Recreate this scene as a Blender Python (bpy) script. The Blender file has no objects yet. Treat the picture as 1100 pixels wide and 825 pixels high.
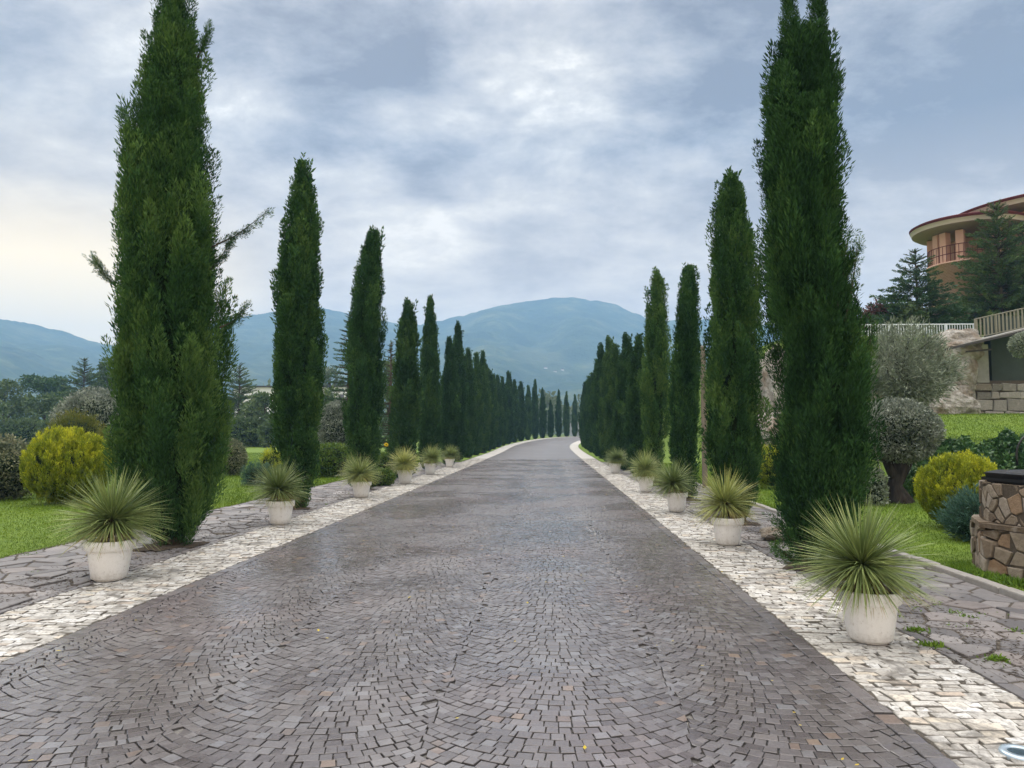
import bpy, math, random
import numpy as np
from math import radians as rad, pi, sin, cos, tan, atan
random.seed(7)
RNG = np.random.default_rng(7)
sc = bpy.context.scene
COL = sc.collection

# ------------------------------------------------------------------ camera
CAM_H = 1.6
F_PX = 800.0
PITCH = atan(52.5 / 800)
YAW = atan(0.05 * cos(PITCH))
cam_d = bpy.data.cameras.new('camera')
cam = bpy.data.objects.new('camera', cam_d)
COL.objects.link(cam)
cam_d.sensor_width = 36.0
cam_d.lens = F_PX / 1100 * 36
cam_d.clip_start = 0.05
cam_d.clip_end = 20000
cam.location = (0, 0, CAM_H)
cam.rotation_euler = (pi / 2 + PITCH, 0, YAW)
sc.camera = cam

def ray(px, py):
    x, y, z = (px - 550) / F_PX, -(py - 412.5) / F_PX, -1.0
    a = pi / 2 + PITCH
    x1, y1, z1 = x, y * cos(a) - z * sin(a), y * sin(a) + z * cos(a)
    return (x1 * cos(YAW) - y1 * sin(YAW), x1 * sin(YAW) + y1 * cos(YAW), z1)

def at(px, py, Y):
    """point on the line of sight of a photograph pixel at road distance Y"""
    d = ray(px, py)
    s = Y / d[1]
    return (d[0] * s, Y, CAM_H + d[2] * s)

# ------------------------------------------------------------------ helpers
def link(o, parent=None):
    COL.objects.link(o)
    if parent is not None:
        o.parent = parent
    return o

def tag(o, label=None, cat=None, group=None, kind=None):
    if label: o['label'] = label
    if cat: o['category'] = cat
    if group: o['group'] = group
    if kind: o['kind'] = kind
    return o

def thing(name, label, cat, loc=(0, 0, 0), rz=0.0, group=None):
    o = bpy.data.objects.new(name, None)
    o.empty_display_size = 0.2
    link(o)
    o.location = loc
    o.rotation_euler = (0, 0, rz)
    return tag(o, label, cat, group)

def copy_thing(src, label, loc, rz=0.0, scale=(1, 1, 1)):
    c = src.copy()
    COL.objects.link(c)
    c.location = loc; c.rotation_euler = (0, 0, rz); c.scale = scale
    c['label'] = label
    for ch in [o for o in src.children]:
        d = ch.copy(); COL.objects.link(d); d.parent = c
        for g in [o for o in ch.children]:
            e = g.copy(); COL.objects.link(e); e.parent = d
    return c

class MB:
    """collects vertices, quads, tris and ngons into one mesh"""
    def __init__(s):
        s.V, s.F, s.T, s.n = [], [], [], 0
        s.ng = []
    def add(s, V, quads=None, tris=None, tint=None):
        V = np.asarray(V, dtype=np.float32).reshape(-1, 3)
        if quads is not None and len(quads): s.F.append((4, np.asarray(quads, dtype=np.int32) + s.n))
        if tris is not None and len(tris): s.F.append((3, np.asarray(tris, dtype=np.int32) + s.n))
        if tint is None: tint = np.full(len(V), 0.5, dtype=np.float32)
        s.V.append(V); s.T.append(np.asarray(tint, dtype=np.float32)); s.n += len(V)
        return s
    def poly(s, V, faces, tint=None):
        V = np.asarray(V, dtype=np.float32).reshape(-1, 3)
        for f in faces: s.ng.append([i + s.n for i in f])
        if tint is None: tint = np.full(len(V), 0.5, dtype=np.float32)
        s.V.append(V); s.T.append(np.asarray(tint, dtype=np.float32)); s.n += len(V)
        return s
    def box(s, c, size, rz=0.0, tint=None):
        x, y, z = [d / 2 for d in size]
        P = np.array([(i, j, k) for k in (-z, z) for j in (-y, y) for i in (-x, x)])
        ca, sa = cos(rz), sin(rz)
        Q = np.stack([P[:, 0] * ca - P[:, 1] * sa, P[:, 0] * sa + P[:, 1] * ca, P[:, 2]], 1) + np.array(c)
        s.add(Q, quads=[(0, 2, 3, 1), (4, 5, 7, 6), (0, 1, 5, 4), (2, 6, 7, 3), (0, 4, 6, 2), (1, 3, 7, 5)], tint=tint)
        return s
    def lathe(s, prof, seg=32, c=(0, 0, 0), a0=0.0, a1=2 * pi, cap=False):
        full = abs(a1 - a0 - 2 * pi) < 1e-6
        n = seg if full else seg + 1
        A = a0 + (a1 - a0) * np.arange(n) / seg
        V = []
        for r, z in prof:
            V.append(np.stack([r * np.cos(A), r * np.sin(A), np.full(n, z)], 1))
        V = np.concatenate(V) + np.array(c)
        q = []
        for k in range(len(prof) - 1):
            for i in range(seg):
                j = (i + 1) % n
                q.append((k * n + i, k * n + j, (k + 1) * n + j, (k + 1) * n + i))
        s.add(V, quads=q)
        return s
    def tube(s, pts, radii, seg=8):
        pts = np.array(pts, dtype=float)
        n = len(pts)
        T = np.gradient(pts, axis=0)
        T /= np.linalg.norm(T, axis=1)[:, None]
        ref = np.array([0.3, 0.9, 0.1])
        V = []
        for i in range(n):
            a = np.cross(T[i], ref if abs(np.dot(T[i], ref)) < .95 else np.array([1., 0, 0])); a /= np.linalg.norm(a)
            b = np.cross(T[i], a)
            ang = 2 * pi * np.arange(seg) / seg
            V.append(pts[i] + radii[i] * (np.cos(ang)[:, None] * a + np.sin(ang)[:, None] * b))
        q = [(k * seg + i, k * seg + (i + 1) % seg, (k + 1) * seg + (i + 1) % seg, (k + 1) * seg + i) for k in range(n - 1) for i in range(seg)]
        base = s.n
        s.add(np.concatenate(V), quads=q)
        s.ng.append([base + i for i in range(seg)][::-1]); s.ng.append([base + (n - 1) * seg + i for i in range(seg)])
        return s
    def build(s, name, m, parent=None, smooth=False, loc=None):
        me = bpy.data.meshes.new(name)
        V = np.concatenate(s.V) if s.V else np.zeros((0, 3), np.float32)
        loops, starts, k = [], [], 0
        for w, f in s.F:
            loops.append(f.ravel()); starts.append(k + w * np.arange(len(f))); k += w * len(f)
        for f in s.ng:
            loops.append(np.array(f)); starts.append(np.array([k])); k += len(f)
        L = np.concatenate(loops).astype(np.int32); S = np.concatenate(starts).astype(np.int32)
        me.vertices.add(len(V)); me.vertices.foreach_set('co', V.astype(np.float32).ravel())
        me.loops.add(len(L)); me.loops.foreach_set('vertex_index', L)
        me.polygons.add(len(S)); me.polygons.foreach_set('loop_start', S)
        me.update(calc_edges=True)
        a = me.attributes.new('tint', 'FLOAT', 'POINT')
        a.data.foreach_set('value', np.concatenate(s.T).astype(np.float32))
        me.polygons.foreach_set('use_smooth', np.full(len(S), bool(smooth), dtype=bool))
        me.validate()
        me.materials.append(m)
        o = bpy.data.objects.new(name, me)
        if loc is not None: o.location = loc
        return link(o, parent)

def nrm(v):
    return v / np.maximum(np.linalg.norm(v, axis=-1, keepdims=True), 1e-9)

def wob(P, f=1.0, seed=0):
    """cheap smooth noise in -1..1"""
    r = np.random.default_rng(seed)
    out = np.zeros(len(P)); amp = 0
    for o in range(4):
        for k in range(3):
            w = r.normal(size=3) * f * (1.9 ** o); ph = r.uniform(0, 6.28)
            out += np.sin(P @ w + ph) * 0.6 ** o; 
        amp += 1.7 * 0.6 ** o
    return out / amp

# ------------------------------------------------------------------ materials
class NT:
    def __init__(s, m):
        m.use_nodes = True
        s.t = m.node_tree; s.t.nodes.clear()
    def n(s, typ, ins=None, **kw):
        nd = s.t.nodes.new(typ)
        for k, v in kw.items(): setattr(nd, k, v)
        for k, v in (ins or {}).items():
            if isinstance(v, bpy.types.NodeSocket): s.t.links.new(v, nd.inputs[k])
            else: nd.inputs[k].default_value = v
        return nd
    def noise(s, vec, scale, detail=4, rough=.55, dist=0.0):
        return s.n('ShaderNodeTexNoise', {'Vector': vec, 'Scale': scale, 'Detail': detail, 'Roughness': rough, 'Distortion': dist}).outputs['Fac']
    def ramp(s, fac, stops, interp='LINEAR'):
        nd = s.n('ShaderNodeValToRGB', {'Fac': fac})
        cr = nd.color_ramp; cr.interpolation = interp
        while len(cr.elements) < len(stops): cr.elements.new(0.5)
        for e, (p, c) in zip(cr.elements, stops):
            e.position = p; e.color = (*c, 1) if len(c) == 3 else c
        return nd.outputs['Color']
    def mix(s, fac, a, b, blend='MIX'):
        nd = s.n('ShaderNodeMix', data_type='RGBA', blend_type=blend)
        for k, v in ((0, fac), (6, a), (7, b)):
            if isinstance(v, bpy.types.NodeSocket): s.t.links.new(v, nd.inputs[k])
            else: nd.inputs[k].default_value = v if not isinstance(v, tuple) or len(v) == 4 else (*v, 1)
        return nd.outputs[2]
    def math(s, op, a, b=0.0, c=0.0, clamp=False):
        nd = s.n('ShaderNodeMath', operation=op, use_clamp=clamp)
        for k, v in ((0, a), (1, b), (2, c)):
            if isinstance(v, bpy.types.NodeSocket): s.t.links.new(v, nd.inputs[k])
            else: nd.inputs[k].default_value = v
        return nd.outputs[0]
    def mapr(s, v, a, b, c, d):
        nd = s.n('ShaderNodeMapRange', {'Value': v, 'From Min': a, 'From Max': b, 'To Min': c, 'To Max': d})
        return nd.outputs[0]
    def attr(s, name='tint'):
        return s.n('ShaderNodeAttribute', attribute_name=name).outputs['Fac']
    def island(s):
        return s.n('ShaderNodeNewGeometry').outputs['Random Per Island']
    def obj(s):
        return s.n('ShaderNodeTexCoord').outputs['Object']
    def pos(s):
        return s.n('ShaderNodeNewGeometry').outputs['Position']
    def bump(s, h, strength=.4, dist=.02):
        return s.n('ShaderNodeBump', {'Height': h, 'Strength': strength, 'Distance': dist}).outputs['Normal']
    def out(s, color, rough=.6, normal=None, spec=.4, metal=0.0, trans=0.0):
        ins = {'Base Color': color if isinstance(color, bpy.types.NodeSocket) else (*color[:3], 1), 'Roughness': rough, 'Specular IOR Level': spec, 'Metallic': metal}
        if normal is not None: ins['Normal'] = normal
        p = s.n('ShaderNodeBsdfPrincipled', ins).outputs[0]
        if trans > 0:
            ti = {'Color': color if isinstance(color, bpy.types.NodeSocket) else (*color[:3], 1)}
            t = s.n('ShaderNodeBsdfTranslucent', ti).outputs[0]
            mx = s.n('ShaderNodeMixShader', {'Fac': trans}); s.t.links.new(p, mx.inputs[1]); s.t.links.new(t, mx.inputs[2]); p = mx.outputs[0]
        s.n('ShaderNodeOutputMaterial', {'Surface': p})

def M(name):
    return bpy.data.materials.new(name)

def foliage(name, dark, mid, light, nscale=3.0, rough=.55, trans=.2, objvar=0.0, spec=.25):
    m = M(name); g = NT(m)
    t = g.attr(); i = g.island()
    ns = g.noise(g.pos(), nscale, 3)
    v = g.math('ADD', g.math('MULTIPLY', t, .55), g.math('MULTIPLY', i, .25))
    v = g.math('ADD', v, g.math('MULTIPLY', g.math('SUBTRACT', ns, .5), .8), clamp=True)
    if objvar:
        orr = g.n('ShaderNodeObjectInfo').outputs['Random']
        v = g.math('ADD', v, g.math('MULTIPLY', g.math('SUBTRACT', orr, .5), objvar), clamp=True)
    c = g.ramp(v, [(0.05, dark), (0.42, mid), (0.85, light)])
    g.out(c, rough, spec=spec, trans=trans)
    return m

MAT = {}
MAT['cypress'] = foliage('cypress_foliage', (.012, .036, .012), (.036, .090, .025), (.105, .18, .042), 2.2, objvar=.25, spec=.08, rough=.7, trans=.14)
MAT['cypress_far'] = foliage('cypress_foliage_far', (.018, .046, .018), (.032, .078, .026), (.075, .135, .036), 1.2, objvar=.3, spec=.08, rough=.7, trans=.14)
MAT['golden'] = foliage('golden_thuja', (.045, .085, .014), (.23, .28, .018), (.66, .63, .04), 2.5)
MAT['olive'] = foliage('olive_leaf', (.09, .115, .078), (.21, .245, .175), (.38, .42, .33), 2.5)
MAT['silver'] = foliage('silver_leaf', (.06, .08, .055), (.165, .19, .15), (.40, .43, .36), 3.5)
MAT['varieg'] = foliage('variegated_leaf', (.04, .06, .03), (.13, .15, .085), (.34, .32, .20), 3.5)
MAT['redvar'] = foliage('bronze_variegated_leaf', (.045, .06, .03), (.135, .15, .085), (.32, .305, .19), 3.5)
MAT['oldgold'] = foliage('old_gold_needles', (.04, .06, .015), (.10, .12, .022), (.21, .20, .04), 2.0)
MAT['juniper'] = foliage('blue_green_juniper', (.022, .055, .035), (.05, .11, .075), (.10, .18, .13), 3.0)
MAT['conifer'] = foliage('conifer_needles', (.022, .05, .024), (.042, .09, .036), (.09, .15, .05), 1.2)
MAT['cedar'] = foliage('cedar_needles', (.032, .062, .026), (.068, .118, .038), (.14, .195, .055), 1.2)
MAT['broad'] = foliage('broadleaf_dark', (.036, .065, .026), (.075, .118, .044), (.15, .195, .075), .7)
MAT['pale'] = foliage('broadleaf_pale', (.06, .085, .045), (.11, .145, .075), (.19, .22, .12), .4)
MAT['ivy'] = foliage('ivy_leaf', (.022, .06, .02), (.045, .11, .03), (.11, .20, .055), 3.0, rough=.4, spec=.5)
MAT['lime'] = foliage('lime_shrub_leaf', (.04, .085, .016), (.085, .15, .022), (.20, .25, .04), 2.5)
MAT['plum'] = foliage('purple_plum_leaf', (.05, .022, .022), (.12, .05, .045), (.20, .09, .07), 2.0)
MAT['yucca'] = foliage('yucca_leaf', (.125, .175, .055), (.265, .315, .105), (.50, .48, .14), 2.0, rough=.45, trans=.15, objvar=.45, spec=.4)
MAT['yucca_dry'] = foliage('yucca_dry_leaf', (.20, .15, .06), (.36, .28, .12), (.52, .43, .22), 3.0, rough=.6)
MAT['grass'] = foliage('grass_blade', (.065, .115, .008), (.11, .18, .009), (.21, .29, .018), .9, rough=.5, trans=.25)
MAT['weed'] = foliage('weed_leaf', (.05, .11, .015), (.11, .20, .02), (.19, .29, .03), 3.0)
MAT['flower'] = foliage('yellow_flower', (.55, .38, .01), (.7, .5, .01), (.8, .62, .02), 3.0)
MAT['leaf_litter'] = foliage('yellow_leaf', (.30, .22, .02), (.5, .38, .03), (.62, .5, .06), 3.0)

def mat_bark(name, a, b, sc_=6.0):
    m = M(name); g = NT(m)
    o = g.pos()
    mp = g.n('ShaderNodeMapping', {'Vector': o, 'Scale': (sc_, sc_, sc_ * .25)}).outputs[0]
    ns = g.noise(mp, 3.0, 6, .65)
    g.out(g.ramp(ns, [(.3, a), (.7, b)]), .9, g.bump(ns, .9, .03), .1)
    return m
MAT['bark'] = mat_bark('bark', (.03, .022, .016), (.11, .085, .062))
MAT['bark_olive'] = mat_bark('olive_bark', (.012, .010, .009), (.06, .05, .042), 4)
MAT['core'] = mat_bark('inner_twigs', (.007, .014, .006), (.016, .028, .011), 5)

def mat_cobble():
    m = M('porphyry_cobbles'); g = NT(m)
    i = g.island(); p = g.pos()
    base = g.ramp(i, [(0, (.092, .080, .082)), (.25, (.115, .102, .105)), (.5, (.130, .117, .119)), (.72, (.146, .132, .135)), (.88, (.160, .150, .155)), (.95, (.185, .18, .19)), (.98, (.16, .128, .115)), (.992, (.185, .14, .12)), (1, (.22, .17, .14))])
    grain = g.noise(p, 60, 5, .7)
    big = g.noise(p, .55, 4, .6, .4)
    red = g.noise(p, .38, 3, .5)
    c = g.mix(g.mapr(grain, .3, .7, 0, 1), g.mix(1.0, base, (.72, .72, .72), 'MULTIPLY'), base)
    c = g.mix(g.mapr(red, .52, .66, 0, .45), c, g.mix(1.0, c, (1.15, .93, .90), 'MULTIPLY'))
    dust = g.mapr(big, .50, .68, 0, .42)
    c = g.mix(dust, c, (.20, .185, .18))
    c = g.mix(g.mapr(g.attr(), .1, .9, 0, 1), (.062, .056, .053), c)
    rough = g.mapr(g.noise(p, .45, 3, .6, .5), .38, .62, .13, .38)
    b = g.bump(g.noise(p, 38, 4, .65), .35, .006)
    g.out(c, rough, b, .6)
    return m
MAT['cobble'] = mat_cobble()

def mat_simple(name, c, rough=.5, spec=.4, metal=0.0, var=.25, s=6.0, bump=.1):
    m = M(name); g = NT(m); p = g.pos()
    ns = g.noise(p, s, 5, .65)
    col = g.mix(ns, tuple(x * (1 - var) for x in c), tuple(min(1, x * (1 + var)) for x in c))
    g.out(col, rough, g.bump(ns, bump, .02), spec, metal)
    return m

def mat_mortar():
    m = M('cobble_joint_sand'); g = NT(m); p = g.pos()
    ns = g.noise(p, 90, 4, .7); big = g.noise(p, 1.3, 3, .6)
    c = g.ramp(ns, [(.3, (.035, .032, .03)), (.75, (.11, .104, .098))])
    c = g.mix(g.mapr(big, .54, .66, 0, .8), c, g.ramp(ns, [(.3, (.16, .15, .14)), (.7, (.36, .34, .31))]))
    g.out(c, .8, g.bump(ns, .6, .004), .2)
    return m
MAT['mortar'] = mat_mortar()

def mat_far_cobble():
    m = M('distant_cobbles'); g = NT(m); p = g.pos()
    ns = g.noise(p, 9, 5, .75); big = g.noise(p, .3, 4, .6, .5)
    c = g.ramp(ns, [(.3, (.078, .070, .072)), (.7, (.138, .127, .129))])
    c = g.mix(g.mapr(big, .45, .65, 0, .35), c, (.21, .195, .19))
    g.out(c, .42, g.bump(ns, .3, .01), .5)
    return m
MAT['cobble_far'] = mat_far_cobble()

def mat_white():
    m = M('pale_limestone_setts'); g = NT(m)
    i = g.island(); p = g.pos()
    base = g.ramp(i, [(0, (.36, .335, .30)), (.3, (.45, .43, .395)), (.6, (.52, .50, .465)), (.8, (.58, .57, .55)), (.93, (.52, .46, .37)), (.98, (.45, .37, .30)), (1, (.38, .34, .30))])
    g1 = g.noise(p, 26, 6, .72, .6)
    g2 = g.noise(p, 3.2, 5, .65, .8)
    c = g.mix(g.mapr(g1, .48, .62, 0, .85), base, (.19, .175, .155))
    c = g.mix(g.mapr(g2, .50, .62, 0, .8), c, (.13, .12, .108))
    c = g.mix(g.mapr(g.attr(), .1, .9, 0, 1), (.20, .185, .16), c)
    g.out(c, .6, g.bump(g1, .5, .006), .35)
    return m
MAT['white'] = mat_white()
MAT['white_far'] = mat_simple('distant_pale_setts', (.42, .40, .37), .65, .3, 0, .25, 7, .3)

def mat_flag():
    m = M('porphyry_flagstones'); g = NT(m)
    i = g.island(); p = g.pos()
    base = g.ramp(i, [(0, (.105, .098, .099)), (.4, (.145, .136, .137)), (.7, (.19, .178, .176)), (.88, (.18, .155, .145)), (1, (.27, .255, .25))])
    g1 = g.noise(p, 14, 6, .7, .5)
    c = g.mix(g.mapr(g1, .4, .7, 0, .6), base, g.mix(1.0, base, (.6, .6, .6), 'MULTIPLY'))
    c = g.mix(g.mapr(g.noise(p, 1.4, 4), .52, .68, 0, .4), c, (.33, .31, .29))
    g.out(c, .6, g.bump(g1, .6, .008), .35)
    return m
MAT['flag'] = mat_flag()

def mat_soil(name='soil', a=(.035, .027, .02), b=(.12, .095, .07), s=20):
    m = M(name); g = NT(m); p = g.pos()
    ns = g.noise(p, s, 6, .75)
    g.out(g.ramp(ns, [(.3, a), (.7, b)]), .95, g.bump(ns, .8, .03), .1)
    return m
MAT['soil'] = mat_soil()
MAT['joint_soil'] = mat_soil('joint_soil', (.05, .042, .036), (.17, .15, .125), 25)

def mat_ground():
    m = M('lawn_ground'); g = NT(m); p = g.pos()
    a = g.noise(p, .35, 4, .6); b = g.noise(p, 4.5, 5, .7); d = g.noise(p, 40, 4, .7)
    c = g.ramp(b, [(.3, (.07, .125, .012)), (.5, (.11, .18, .014)), (.72, (.16, .235, .022))])
    c = g.mix(g.mapr(a, .42, .65, 0, .5), c, (.15, .21, .025))
    c = g.mix(g.mapr(d, .35, .7, 0, .5), c, g.mix(1.0, c, (.55, .6, .5), 'MULTIPLY'))
    # far fields are drier and darker
    y = g.n('ShaderNodeSeparateXYZ', {'Vector': p}).outputs['Y']
    c = g.mix(g.mapr(y, 95, 160, 0, .7), c, (.07, .10, .035))
    g.out(c, .8, g.bump(d, .7, .03), .2)
    return m
MAT['ground'] = mat_ground()

def mat_mountain():
    m = M('wooded_mountain'); g = NT(m); p = g.pos()
    a = g.noise(p, .012, 8, .7); b = g.noise(p, .05, 5, .7); f = g.noise(p, .0035, 5, .6, .5)
    c = g.ramp(a, [(.34, (.018, .034, .014)), (.52, (.05, .075, .028)), (.66, (.13, .145, .06))])
    c = g.mix(g.mapr(b, .4, .7, 0, .6), c, (.025, .042, .018))
    c = g.mix(g.mapr(f, .56, .66, 0, .4), c, (.12, .13, .06))
    g.out(c, .9, g.bump(g.math('ADD', a, b), .8, 10), .05)
    return m
MAT['mountain'] = mat_mountain()

def mat_pot():
    m = M('white_terracotta'); g = NT(m); p = g.obj()
    mp = g.n('ShaderNodeMapping', {'Vector': p, 'Scale': (9, 9, 1.2)}).outputs[0]
    orr = g.n('ShaderNodeObjectInfo').outputs['Random']
    mp = g.n('ShaderNodeVectorMath', {0: mp, 1: g.n('ShaderNodeCombineXYZ', {'X': g.math('MULTIPLY', orr, 40.0), 'Y': orr, 'Z': orr}).outputs[0]}, operation='ADD').outputs[0]
    ns = g.noise(mp, 2.2, 5, .65); sp = g.noise(p, 28, 5, .7)
    c = g.mix(g.mapr(ns, .50, .74, 0, .35), (.78, .765, .74), (.60, .57, .525))
    c = g.mix(g.mapr(sp, .60, .72, 0, .6), c, (.40, .36, .30))
    z = g.n('ShaderNodeSeparateXYZ', {'Vector': p}).outputs['Z']
    splash = g.math('ADD', g.mapr(z, 0, .12, .65, 0), g.mapr(sp, .35, .65, -.25, .25))
    c = g.mix(g.math('MULTIPLY', splash, .7, clamp=True), c, (.36, .32, .27))
    g.out(c, .65, g.bump(sp, .2, .004), .3)
    return m
MAT['pot'] = mat_pot()

def mat_simple(name, c, rough=.5, spec=.4, metal=0.0, var=.25, s=6.0, bump=.1):
    m = M(name); g = NT(m); p = g.pos()
    ns = g.noise(p, s, 5, .65)
    col = g.mix(ns, tuple(x * (1 - var) for x in c), tuple(min(1, x * (1 + var)) for x in c))
    g.out(col, rough, g.bump(ns, bump, .02), spec, metal)
    return m
MAT['black_iron'] = mat_simple('black_iron', (.012, .012, .013), .42, .5, .3, .3, 12)
MAT['stone_mortar'] = mat_simple('dark_stone_joint', (.085, .07, .054), .9, .1, 0, .4, 30, .6)
MAT['lamp_ring'] = mat_simple('steel_ring', (.42, .5, .56), .35, .5, .6, .1)
MAT['lamp_glass'] = mat_simple('lamp_glass', (.02, .035, .04), .08, .6, 0, .1)
MAT['railing_white'] = mat_simple('white_rail', (.55, .60, .62), .5, .4, 0, .1)
MAT['railing_beige'] = mat_simple('weathered_beige_rail', (.18, .175, .125), .6, .3, 0, .25, 10)
MAT['concrete'] = mat_simple('weathered_concrete', (.26, .255, .235), .85, .2, 0, .4, 3, .5)
MAT['panel'] = mat_simple('mossy_concrete', (.042, .055, .045), .85, .2, 0, .45, 1.4, .4)
MAT['roof'] = mat_simple('dark_red_roof', (.085, .02, .022), .85, .1, 0, .25, 2)
MAT['cream'] = mat_simple('cream_plaster', (.50, .42, .35), .8, .2, 0, .1, 2)
MAT['soffit'] = mat_simple('brown_soffit', (.30, .22, .185), .8, .2, 0, .15, 2)
MAT['pink'] = mat_simple('salmon_plaster', (.52, .31, .23), .85, .15, 0, .12, 3, .3)
MAT['white_plaster'] = mat_simple('white_plaster', (.66, .66, .64), .8, .2, 0, .08, .5)
MAT['glass_dark'] = mat_simple('window_glass', (.03, .04, .05), .12, .6, 0, .1)
MAT['steel_dark'] = mat_simple('dark_steel_edge', (.04, .036, .034), .6, .4, .2, .3, 4)
MAT['post_wood'] = mat_simple('grey_wood_post', (.16, .135, .105), .85, .15, 0, .3, 8, .4)
MAT['dark_wood'] = mat_simple('dark_wood_rail', (.03, .022, .018), .8, .2, 0, .3, 8, .4)
MAT['kerb'] = mat_simple('pale_kerb_stone', (.27, .255, .235), .75, .3, 0, .35, 9, .5)
MAT['grey_wall'] = mat_simple('grey_render', (.30, .32, .35), .8, .2, 0, .1, 1)

def mat_brick_pink():
    m = M('salmon_brick'); g = NT(m)
    o = g.obj()
    x = g.n('ShaderNodeSeparateXYZ', {'Vector': o})
    ang = g.math('ARCTAN2', x.outputs['Y'], x.outputs['X'])
    v = g.n('ShaderNodeCombineXYZ', {'X': g.math('MULTIPLY', ang, 3.0), 'Y': x.outputs['Z'], 'Z': 0.0}).outputs[0]
    b = g.n('ShaderNodeTexBrick', {'Vector': v, 'Color1': (.47, .27, .195, 1), 'Color2': (.39, .21, .15, 1), 'Mortar': (.55, .40, .31, 1), 'Scale': 3.2, 'Mortar Size': .035, 'Brick Width': .7, 'Row Height': .28})
    g.out(b.outputs['Color'], .85, g.bump(b.outputs['Fac'], -.4, .02), .15)
    return m
MAT['brick_pink'] = mat_brick_pink()

def mat_rubble(name='rubble_stone', cols=None):
    m = M(name); g = NT(m)
    i = g.island(); p = g.pos()
    cols = cols or [(0, (.12, .09, .062)), (.3, (.21, .165, .12)), (.55, (.28, .235, .18)), (.78, (.36, .32, .27)), (.9, (.27, .18, .11)), (1, (.40, .37, .33))]
    base = g.ramp(i, cols)
    g1 = g.noise(p, 16, 6, .72, .4); g2 = g.noise(p, 5, 4, .6)
    c = g.mix(g.mapr(g1, .35, .68, 0, .65), base, g.mix(1.0, base, (.5, .48, .45), 'MULTIPLY'))
    c = g.mix(g.mapr(g2, .55, .7, 0, .4), c, (.40, .36, .31))
    g.out(c, .85, g.bump(g1, .9, .025), .2)
    return m
MAT['rubble'] = mat_rubble()
MAT['blocks'] = mat_rubble('weathered_blocks', [(0, (.16, .15, .13)), (.35, (.27, .255, .225)), (.6, (.36, .345, .31)), (.8, (.20, .165, .12)), (1, (.42, .40, .37))])

def mat_rock():
    m = M('limestone_rock'); g = NT(m); p = g.pos()
    g1 = g.noise(p, 2.2, 8, .72, .6); g2 = g.noise(p, .7, 4, .6); g3 = g.noise(p, 9, 5, .7)
    c = g.ramp(g1, [(.3, (.11, .095, .075)), (.45, (.30, .275, .24)), (.65, (.50, .48, .44))])
    c = g.mix(g.mapr(g2, .5, .62, 0, .75), c, (.20, .145, .09))
    c = g.mix(g.mapr(g3, .5, .7, 0, .5), c, (.16, .15, .13))
    g.out(c, .9, g.bump(g.math('ADD', g1, g3), 1.0, .12), .15)
    return m
MAT['rock'] = mat_rock()

# ------------------------------------------------------------------ terrain functions
def sstep(x, a, b):
    t = np.clip((np.asarray(x, dtype=float) - a) / (b - a), 0, 1)
    return t * t * (3 - 2 * t)

def shift(Y):
    return np.maximum(np.asarray(Y, dtype=float) - 70, 0) ** 2 / 400.0

def rise(Y):
    return 0.95 * sstep(Y, 55, 130)

def zg(X, Y):
    X = np.asarray(X, dtype=float); Y = np.asarray(Y, dtype=float)
    h = 1.36 * sstep(Y, 15.5, 20) + 1.0 * sstep(Y, 20, 33)
    h = h * sstep(X, 7.3, 11.5)
    h = h + 3.9 * sstep(Y, 34.2, 36.5) * sstep(X, 8.5, 11.5)
    h = h * (1 - .75 * sstep(Y, 90, 200))
    return h + rise(Y) + .04 * np.sin(X * .35 + 1) * np.sin(Y * .23) * sstep(np.abs(X + .9), 7, 12)

RL, RR = -3.83, 1.97          # road edges
SL, SR = -4.86, 2.85          # outer edges of the pale strips
GL, GR = -7.0, 4.5            # lawn edges

def warp(V):
    V = np.array(V, dtype=float)
    V[:, 0] += shift(V[:, 1]); V[:, 2] += rise(V[:, 1])
    return V

# ------------------------------------------------------------------ ground sheet
def axis_coords(lo, hi, fine_lo, fine_hi, step, growth=1.25):
    c = list(np.arange(fine_lo, fine_hi + 1e-6, step))
    s = step; x = fine_hi
    while x < hi:
        s *= growth; x = min(x + s, hi); c.append(x)
    s = step; x = fine_lo
    while x > lo:
        s *= growth; x = max(x - s, lo); c.insert(0, x)
    return np.array(c)

gx = axis_coords(-2500, 2500, -26, 34, .5)
gy = axis_coords(-90, 2550, -4, 62, .5)
GX, GY = np.meshgrid(gx, gy)
off = np.where((GX - shift(GY) > GL) & (GX - shift(GY) < GR), -.07, -.012)
GZ = zg(GX, GY) + off
nx, ny = len(gx), len(gy)
idx = np.arange(nx * ny).reshape(ny, nx)
q = np.stack([idx[:-1, :-1], idx[:-1, 1:], idx[1:, 1:], idx[1:, :-1]], -1).reshape(-1, 4)
o = MB().add(np.stack([GX, GY, GZ], -1).reshape(-1, 3), quads=q).build('ground', MAT['ground'], smooth=True)
tag(o, kind='structure', label='green garden lawn stretching on both sides of the drive')

# ------------------------------------------------------------------ road and paving
def sheet(name, m, x0, x1, ys, z, label):
    mb = MB()
    ys = np.array(ys)
    V = warp(np.concatenate([np.stack([np.full(len(ys), x0), ys, np.full(len(ys), z)], 1), np.stack([np.full(len(ys), x1), ys, np.full(len(ys), z)], 1)]))
    n = len(ys)
    mb.add(V, quads=[(i, n + i, n + i + 1, i + 1) for i in range(n - 1)])
    return tag(mb.build(name, m), kind='structure', label=label)

ys_near = np.arange(-4, 46.01, 1.0)
ys_far = np.arange(46, 262, 2.0)
sheet('road_bed', MAT['mortar'], RL, RR, ys_near, -.014, 'sandy joints between the road cobbles')
sheet('road_distance', MAT['cobble_far'], RL, RR, ys_far, -.002, 'distant stretch of the cobbled drive bending away')

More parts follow.
